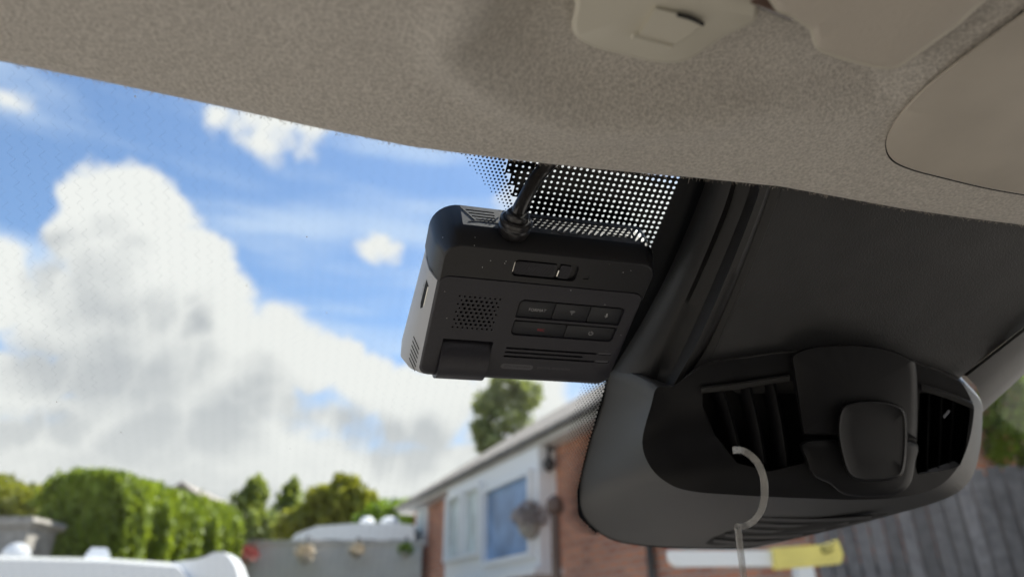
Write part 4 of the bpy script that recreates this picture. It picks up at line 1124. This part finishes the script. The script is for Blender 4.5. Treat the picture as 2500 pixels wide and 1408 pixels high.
# caravan behind the wall
YC = 14.0
cv = empty('caravan', (at(850, 1330, YC)[0], YC, 0), 'white caravan with roof vents parked behind the grey wall', 'caravan')
prof = [(704, 1420), (704, 1325), (722, 1302), (775, 1283), (860, 1277), (960, 1276), (1010, 1280), (1016, 1420)]
pr = [at(px, py, YC) for px, py in prof]
bb = MB(); bb.loft([[p + np.array([0, dy, 0]) for p in pr] for dy in (0, 2.1)], True, True, True); bb.build('caravan_body', 'car_white', cv)
for x0, x1 in ((787, 828), (884, 915), (947, 985)):
    bb = MB(); q0, q1 = at(x0, 1316, YC - .012), at(x1, 1345, YC - .012); bb.quadbox((q0[0], YC - .012, q1[2]), (q1[0] - q0[0], 0, 0), (0, .012, 0), (0, 0, q0[2] - q1[2])); bb.build('window', 'car_glass', cv)
for px, w in ((896, .15), (952, .2)):
    c = at(px, 1280, YC + .6); bb = MB(); bb.lathe(c, (0, 0, 1), [(0, w), (.08, w), (.14, w * .6), (.16, .02)], 14); bb.build('roof_vent', 'car_white', cv)

# cars in front: one profile, seen from the side, roof only just in the frame
def car(name, paint, rear_px, roof_py, Y, length, label, lamp=False):
    rp = at(rear_px, roof_py, Y); xr_, zr = rp[0], rp[2]
    t = empty(name, (xr_, Y, 0), label, 'car')
    t.rotation_euler.z = R_(20)
    X_ = lambda f: xr_ - f * length
    pf = [(0.02, .35), (0.0, .75), (.015, .98), (.05, zr - .10), (.075, zr - .005), (.16, zr + .012), (.30, zr + .008), (.46, zr - .05), (.56, zr - .17), (.68, 1.02), (.80, .98), (.97, .82), (1.0, .6), (.99, .3), (.5, .25)]
    rings = []
    for yy, k in ((0, .0), (.12, .5), (.22, 1.0), (1.58, 1.0), (1.68, .5), (1.8, 0)):
        rings.append([(X_(f), Y + yy, z - (0.035 * (1 - k) ** 2 if z > 1.05 else 0)) for f, z in pf])
    bb = MB(); bb.loft(rings, True, True, True); bd = bb.build('car_body', paint, t, smooth=30)
    for f0, f1, f2, f3 in ((.075, .29, .29, .06), (.305, .50, .56, .305)):
        bb = MB(); bb.add([(X_(f0), Y - .006, zr - .17), (X_(f1), Y - .006, zr - .14), (X_(f2), Y - .006, 1.05), (X_(f3), Y - .006, 1.05)], [(0, 1, 2, 3)])
        bb.add([(X_(f0), Y + .004, zr - .17), (X_(f1), Y + .004, zr - .14), (X_(f2), Y + .004, 1.05), (X_(f3), Y + .004, 1.05)], [(0, 1, 2, 3)]); bb.build('side_window', 'car_glass', t)
    for f in (.17, .80):
        for yy in (-.02, 1.62):
            bb = MB(); bb.lathe((X_(f), Y + yy, .33), (0, 1, 0), [(0, .2), (.01, .33), (.19, .33), (.2, .2)], 24); w_ = bb.build('wheel', 'rubber', t)
    def unrot(p): d_ = np.asarray(p) - np.array([xr_, Y, 0]); ca, sa = math.cos(R_(20)), math.sin(R_(20)); return np.array([xr_ + ca * d_[0] + sa * d_[1], Y - sa * d_[0] + ca * d_[1], d_[2]])
    return t, X_, zr, unrot
wc, X_, zr, unr = car('parked_car', 'car_white', 585, 1368, 4.3, 4.3, 'white car with shark fin antenna parked in front of the hedge')
c = unr(at(238, 1374, 4.35))
bb = MB(); bb.loft([[c + np.array([-.095 + k * .03, -.03 + k * .018, 0]) * 1 + np.array([0, 0, zz]), c + np.array([.085 - k * .035, -.03 + k * .018, zz]), c + np.array([.085 - k * .035, .03 - k * .018, zz]), c + np.array([-.095 + k * .03, .03 - k * .018, zz])] for k, zz in ((0, -.12), (.6, .02), (1.3, .075), (1.6, .085))], True, True, True)
bb.build('antenna_fin', 'car_white', wc, smooth=40)
sp = [(405, 1376), (440, 1369), (480, 1364), (500, 1358), (522, 1347), (542, 1346), (560, 1358), (574, 1380), (586, 1420), (500, 1420), (405, 1400)]
bb = MB(); q = [at(x, y, 4.26) for x, y in sp]; bb.loft([[unr(p + np.array([0, dy, 0])) for p in q] for dy in (0, .1, .16)], True, True, True); bb.build('rear_spoiler', 'car_white', wc, smooth=30)
sc2, X2, zr2, unr2 = car('parked_car', 'car_silver', 135, 1356, 6.6, 4.2, 'silver car mostly hidden behind the white car at the left edge')
bb = MB(); bb.lathe(unr2(at(40, 1357, 5.9)), (0, -1, 0), [(0, .1), (.04, .1), (.07, .06), (.08, .01)], 16); bb.build('roof_lamp', 'car_white', sc2, smooth=50)
# stone pier at the left
sp_ = empty('stone_pier', at(30, 1400, 8.0) * np.array([1, 1, 0]), 'pale stacked stone pier with a wider cap at the left edge', 'stone pier')
x0, x1 = at(-60, 1300, 8.0)[0], at(68, 1300, 8.0)[0]
bb = MB(); bb.quadbox((x0, 8.0, 0), (x1 - x0, 0, 0), (0, .5, 0), (0, 0, at(0, 1285, 8.0)[2])); bb.build('pier_shaft', 'stone', sp_)
x1 = at(84, 1300, 8.0)[0]; z0, z1 = at(0, 1284, 8.0)[2], at(0, 1262, 8.0)[2]
bb = MB(); bb.loft([[(x0 - .05, 7.95, z0), (x1 - .06, 7.95, z0), (x1 - .06, 8.55, z0), (x0 - .05, 8.55, z0)], [(x0 - .05, 7.93, z0 + .05), (x1, 7.93, z0 + .05), (x1, 8.57, z0 + .05), (x0 - .05, 8.57, z0 + .05)], [(x0 - .05, 7.93, z1), (x1 - .02, 7.93, z1), (x1 - .02, 8.57, z1), (x0 - .05, 8.57, z1)]], True, True, True); bb.build('pier_cap', 'stone', sp_)

# trees
def cw(px, py, Y): return tuple(at(px, py, Y))
def rr_(px, Y): return px / FPX * Y * 1.1
G_ = 'trees beyond the garden'
tree('tall_tree', at(615, 1400, 20)[:2], [(cw(622, 1205, 20), (.32, .4, .55)), (cw(608, 1260, 20), (.5, .6, .9)), (cw(640, 1300, 20), (.6, .6, .6))], 'leaf_green', 'slim dark green tree rising just right of the hedge', G_, 420, .12)
tree('thin_tree', at(715, 1400, 21)[:2], [(cw(712, 1205, 21), (.2, .3, .4)), (cw(715, 1258, 21), (.55, .6, .8)), (cw(690, 1300, 21), (.9, .7, .8))], 'leaf_green', 'thin wispy tree between the slim tree and the round tree', G_, 380, .12)
tree('round_tree', at(830, 1400, 19)[:2], [(cw(835, 1225, 19), (.75, .8, .62)), (cw(790, 1258, 19), (.7, .8, .7)), (cw(870, 1260, 19), (.55, .7, .75)), (cw(735, 1290, 19), (.6, .8, .5))], 'leaf_olive', 'broad rounded olive green tree behind the white caravan', G_, 700, .12)
tree('low_tree', at(960, 1400, 18)[:2], [(cw(945, 1262, 18), (.5, .6, .45)), (cw(985, 1258, 18), (.4, .5, .4)), (cw(905, 1285, 18), (.4, .5, .4))], 'leaf_bright', 'low bright green tree beside the far corner of the brick house', G_, 450, .1)
tree('edge_tree', at(20, 1400, 13)[:2], [(cw(20, 1240, 13), (.62, .7, .5)), (cw(75, 1250, 13), (.45, .6, .45)), (cw(-40, 1250, 13), (.6, .7, .6))], 'leaf_olive', 'bushy yellow green tree at the left edge behind the stone pier', G_, 600, .09)
tree('roof_tree', at(1240, 1400, 24)[:2], [(cw(1192, 985, 24), (.6, .9, .55)), (cw(1232, 945, 24), (.6, .9, .5)), (cw(1290, 965, 24), (.55, .9, .5)), (cw(1250, 1015, 24), (.85, 1.1, .6)), (cw(1178, 1055, 24), (.38, .8, .5)), (cw(1205, 1090, 24), (.5, .9, .5))], 'leaf_dark', 'tall dark tree standing behind the roof of the brick house', G_, 260, .15)
tree('fence_tree', at(2520, 1400, 6.5)[:2], [(cw(2478, 990, 6.5), (.3, .4, .26)), (cw(2505, 1090, 6.5), (.28, .4, .3)), (cw(2560, 950, 6.5), (.4, .4, .4))], 'leaf_bright', 'bright leafy tree at the right edge above the dark fence', G_, 380, .05)
# far gable behind the hedge
fh = empty('far_house', at(450, 1400, 30) * np.array([1, 1, 0]), 'dark roof gable of a far house peeping over the hedge', 'house')
pk, e1, e0 = at(440, 1186, 30), at(520, 1250, 30), at(360, 1250, 30)
bb = MB(); bb.loft([[e0 + [.15, .1, 0], pk + [0, .1, -.15], e1 + [-.15, .1, 0], (e1[0] - .15, e1[1] + .1, 0), (e0[0] + .15, e0[1] + .1, 0)], [e0 + [.15, 8, 0], pk + [0, 8, -.15], e1 + [-.15, 8, 0], (e1[0] - .15, e1[1] + 8, 0), (e0[0] + .15, e0[1] + 8, 0)]], True, True, True); bb.build('wall', 'render_grey', fh)
for ea in (e0, e1):
    bb = MB(); bb.loft([[ea, pk, pk + [0, 0, .22], ea + [0, 0, .22]], [ea + [0, 8.2, 0], pk + [0, 8.2, 0], pk + [0, 8.2, .22], ea + [0, 8.2, .22]]], True, True, True); bb.build('roof_slope', 'tile', fh)

# ------------------------------------------------------------------ brick house on the right
hD = np.array([-.413, .911, 0]); hN = np.array([.911, .413, 0])     # along the front towards the far end; into the house
HB0 = at(1310, 1365, 10.0)
def fp(px, py, w=0.0):                  # pixel -> (s, z) on the front, w metres in front of the wall
    d = ray(px, py); o_ = HB0 - hN * w; p = C0 + d * (((o_ - C0) @ hN) / (d @ hN)); return (p - HB0) @ hD, p[2]
def hp3(s, z, w=0.0): q = HB0 + hD * s - hN * w; return np.array([q[0], q[1], z])
def hbox(mb, s0, s1, z0, z1, w0, w1): mb.quadbox(hp3(s0, z0, w0), hp3(s1, z0, w0) - hp3(s0, z0, w0), hp3(s0, z0, w1) - hp3(s0, z0, w0), (0, 0, z1 - z0))
bh = empty('brick_house', HB0 * np.array([1, 1, 0]), 'red brick bungalow with white window and grey tiled roof', 'house')
s_far, _ = fp(1010, 1300); s_near, _ = fp(1985, 1390)
z_eave = fp(1300, 1092, .28)[1]
# wall with brick coordinates
def brick_wall(mb_name, s0, s1, z0, z1, w, depth, parent):
    vs = []; c = [(s0, z0), (s1, z0), (s1, z1), (s0, z1)]
    me = bpy.data.meshes.new(mb_name); pts = [hp3(s, z, w) for s, z in c] + [hp3(s, z, w - depth) for s, z in c]
    me.from_pydata([tuple(p) for p in pts], [], [(0, 1, 2, 3), (7, 6, 5, 4), (0, 4, 5, 1), (1, 5, 6, 2), (2, 6, 7, 3), (3, 7, 4, 0)])
    me.materials.append(M['brick']); uvl = me.uv_layers.new()
    sz = c + [(s + depth, z) for s, z in c]
    for poly in me.polygons:
        for li in poly.loop_indices:
            uvl.data[li].uv = sz[me.loops[li].vertex_index]
    return link(mb_name, me, parent)
brick_wall('wall', s_near, s_far, 0, z_eave, 0, 5.0, bh)
# white bay: frame, mullion, panes
bs0, bs1 = fp(1314, 1200, .27)[0], fp(1090, 1250, .27)[0]
zt, zb_ = fp(1310, 1135)[1], fp(1310, 1372)[1]
win = None
b = MB(); hbox(b, bs0, bs1, zb_ - .12, z_eave - .002, -.05, .26); win = b.build('window', 'upvc', bh)
ms = fp(1180, 1250)[0]
def glazed(s0, s1, z0, z1, m, lab=None):
    b = MB(); hbox(b, s0, s1, z0, z1, .262, .268); o = b.build('pane', m, win)
    if lab: o['label'] = lab
    for q in ((s0 - .06, s0, z0 - .06, z1 + .06), (s1, s1 + .06, z0 - .06, z1 + .06)):
        b = MB(); hbox(b, *q, .262, .36); b.build('frame_bar', 'upvc', win)
    for q in ((z0 - .06, z0), (z1, z1 + .06)):
        b = MB(); hbox(b, s0 + .002, s1 - .002, *q, .262, .35); b.build('frame_bar', 'upvc', win)
sa, sb = fp(1302, 1250, .27)[0], fp(1190, 1250, .27)[0]
glazed(sa, sb, fp(1250, 1358, .27)[1], fp(1250, 1178, .27)[1], 'curtain', 'pane showing a blue curtain')
sa, sb = fp(1178, 1250, .27)[0], fp(1100, 1250, .27)[0]; sm = (sa + sb) / 2
glazed(sa, sm - .1, fp(1140, 1352, .27)[1], fp(1140, 1205, .27)[1], 'net'); glazed(sm + .1, sb, fp(1140, 1352, .27)[1], fp(1140, 1205, .27)[1], 'net')
b = MB(); hbox(b, bs0 - .12, bs1 + .1, zb_ - .2, zb_ - .122, .0, .40); b.build('sill', 'upvc', win)
# far narrow window
fs0, fs1 = fp(1046, 1270)[0], fp(1022, 1270)[0]
b = MB(); hbox(b, fs0, fs1, fp(1034, 1335)[1], fp(1034, 1232)[1], -.04, .05); w2 = b.build('window', 'upvc', bh)
b = MB(); hbox(b, fs0 + .15, fs1 - .15, fp(1034, 1325)[1], fp(1034, 1245)[1], .045, .056); b.build('pane', 'net', w2)
# soffit, fascia, gutter, roof
b = MB(); hbox(b, s_near, s_far + .3, z_eave, z_eave + .03, -.1, .26); b.build('soffit', 'soffit', bh)
b = MB(); hbox(b, s_near, s_far + .3, z_eave + .032, z_eave + .10, .22, .27); b.build('fascia', 'soffit', bh)
b = MB(); b.tube([hp3(s_near, z_eave + .10, .31), hp3(s_far + .32, z_eave + .10, .31)], .035, 10); b.build('gutter', 'black_metal', bh)
b = MB(); zr_ = z_eave + .14
W_ = 3.0; PT = .3
while True:                              # pitch that puts the ridge on the photographed roof line
    q_ = hp3(0, zr_ + PT * (W_ + .55), -W_) - C0; rx_ = CX + FPX * (q_ @ cR) / (q_ @ cF); ry_ = CY - FPX * (q_ @ cU) / (q_ @ cF)
    if ry_ < 955 - .563 * (rx_ - 1440) or PT > 1: break
    PT += .01
b.loft([[hp3(s, zr_, .36), hp3(s, zr_ + PT * (W_ + .55), -W_), hp3(s, zr_, -2 * W_ - .5), hp3(s, zr_ - .1, -2 * W_ - .5), hp3(s, zr_ + PT * (W_ + .55) - .12, -W_), hp3(s, zr_ - .06, .36)] for s in (s_near, s_far + .35)], True, True, True)
b.build('roof', 'tile', bh)
# drainpipe, lamp, basket, bollard lamp
sd = fp(1603, 1380)[0]
b = MB(); b.tube([hp3(sd, 0, .07), hp3(sd, z_eave, .07)], .04, 10); b.build('drainpipe', 'black_metal', bh)
b = MB(); c = hp3(*fp(1340, 1112, .15), .15); b.tube([hp3(*fp(1352, 1100), 0), c + [0, 0, .12], c], .025, 8); b.lathe(c - [0, 0, .2], (0, 0, 1), [(0, .03), (.04, .07), (.12, .085), (.16, .04), (.2, .02)], 12); b.build('wall_lamp', 'black_metal', bh)
c = hp3(*fp(1293, 1272, .35), .35)
bk = empty('hanging_basket', c, 'grey dried up hanging basket in front of the blue curtained window', 'flower basket')
b = MB(); b.lathe(c - [0, 0, .22], (0, 0, 1), [(0, .04), (.08, .13), (.2, .17), (.21, .16)], 14); b.build('basket', 'stone', bk)
M['dried'] = mat('dried_plant', (0.36, 0.32, 0.31), .8)
b = MB(); leaves(b, c + [0, 0, .06], (.24, .24, .19), 700, .04, .2); b.build('foliage', 'dried', bk)
b = MB(); b.tube([hp3(fp(1310, 1235)[0], c[2] + .35, .1), c + [0, 0, .4], c], .012, 6); b.build('bracket', 'black_metal', bk)
c = hp3(*fp(1355, 1255, .5), .5)
lp = empty('lamp_post', (c[0], c[1], 0), 'dark slim lamp post in front of the brick wall right of the window', 'lamp post')
b = MB(); b.tube([(c[0], c[1], 0), (c[0], c[1], c[2])], .055, 10); b.build('post', 'brown', lp)
b = MB(); b.lathe(c, (0, 0, 1), [(0, .06), (.04, .1), (.16, .1), (.22, .03)], 12); b.build('lantern', 'brown', lp)

# ------------------------------------------------------------------ white and yellow board under the housing, white post, dark fence
YB = 3.6
bd_ = empty('warning_board', at(1840, 1360, YB), 'long white rounded board with a yellow end in front of the brick wall', 'board')
def flat(pxs, Y, th): a_ = [at(x, y, Y) for x, y in pxs]; return [a_, [p + np.array([0, th, 0]) for p in a_]]
wb = [(1632, 1342), (1890, 1342), (1892, 1380), (1655, 1382), (1640, 1374), (1632, 1360)]
b = MB(); b.loft([[p + np.array([0, .012, 0]) for p in [at(x, y, YB) for x, y in wb]]] + flat(shrink(wb, .97), YB, .0)[:1], True, False, True); b.loft(flat(wb, YB + .012, .05), True, False, True); b.build('white_panel', 'white_paint', bd_)
yb = [(1888, 1336), (2010, 1328), (2045, 1316), (2052, 1330), (2059, 1352), (2054, 1374), (1990, 1380), (1900, 1388), (1892, 1375)]
b = MB(); b.loft(flat(yb, YB - .03, .07), True, True, True); b.build('yellow_end', 'yellow', bd_)
b = MB(); b.tube([at(x, y, YB - .032) for x, y in ((2036, 1324), (2014, 1332), (2006, 1342), (2012, 1350), (2034, 1340))], .006, 6); b.build('printed_mark', 'olive', bd_)
pst = at(1965, 1375, 4.6)
wp = empty('white_post', (pst[0], pst[1], 0), 'square white post at the near end of the brick wall', 'post')
b = MB(); b.quadbox((pst[0] - .05, pst[1], 0), (.1, 0, 0), (0, .1, 0), (0, 0, pst[2])); b.build('post_shaft', 'upvc', wp)
b = MB(); b.quadbox((pst[0] - .06, pst[1] - .01, pst[2] + .002), (.12, 0, 0), (0, .12, 0), (0, 0, .03)); b.build('post_cap', 'upvc', wp)
fn = empty('board_fence', (2.4, 4.6, 0), 'weathered dark grey vertical board fence right of the housing', 'fence')
fa, fb = np.array([*at(1985, 1300, 5.4)[:2]]), np.array([*at(2640, 1160, 4.4)[:2]])
NB = 17
for k in range(NB):
    p0 = fa + (fb - fa) * k / NB; dv = (fb - fa) / NB
    zt_ = at(2440, 1166, 4.7)[2] + rnd.uniform(-.02, .02)
    nrm = np.array([-dv[1], dv[0]]); nrm /= np.linalg.norm(nrm)
    off = .012 if k % 2 else 0.0
    b = MB(); b.quadbox((p0[0] - nrm[0] * off, p0[1] - nrm[1] * off, .05), (*(dv * (.86)), 0), (*(nrm * .02), 0), (0, 0, zt_)); b.build('board', 'fence', fn)
    b = MB(); b.quadbox((p0[0] + dv[0] * .8 + nrm[0] * .07, p0[1] + dv[1] * .8 + nrm[1] * .07, .05), (*(dv * .3), 0), (*(nrm * .015), 0), (0, 0, zt_ - .03)); b.build('cover_board', 'fence', fn)
b = MB()
for z in (.4, 1.6): b.quadbox((fa[0] + .03, fa[1] + .05, z), (*(fb - fa), 0), (.02, .04, 0), (0, 0, .08))
b.build('rail', 'fence', fn)
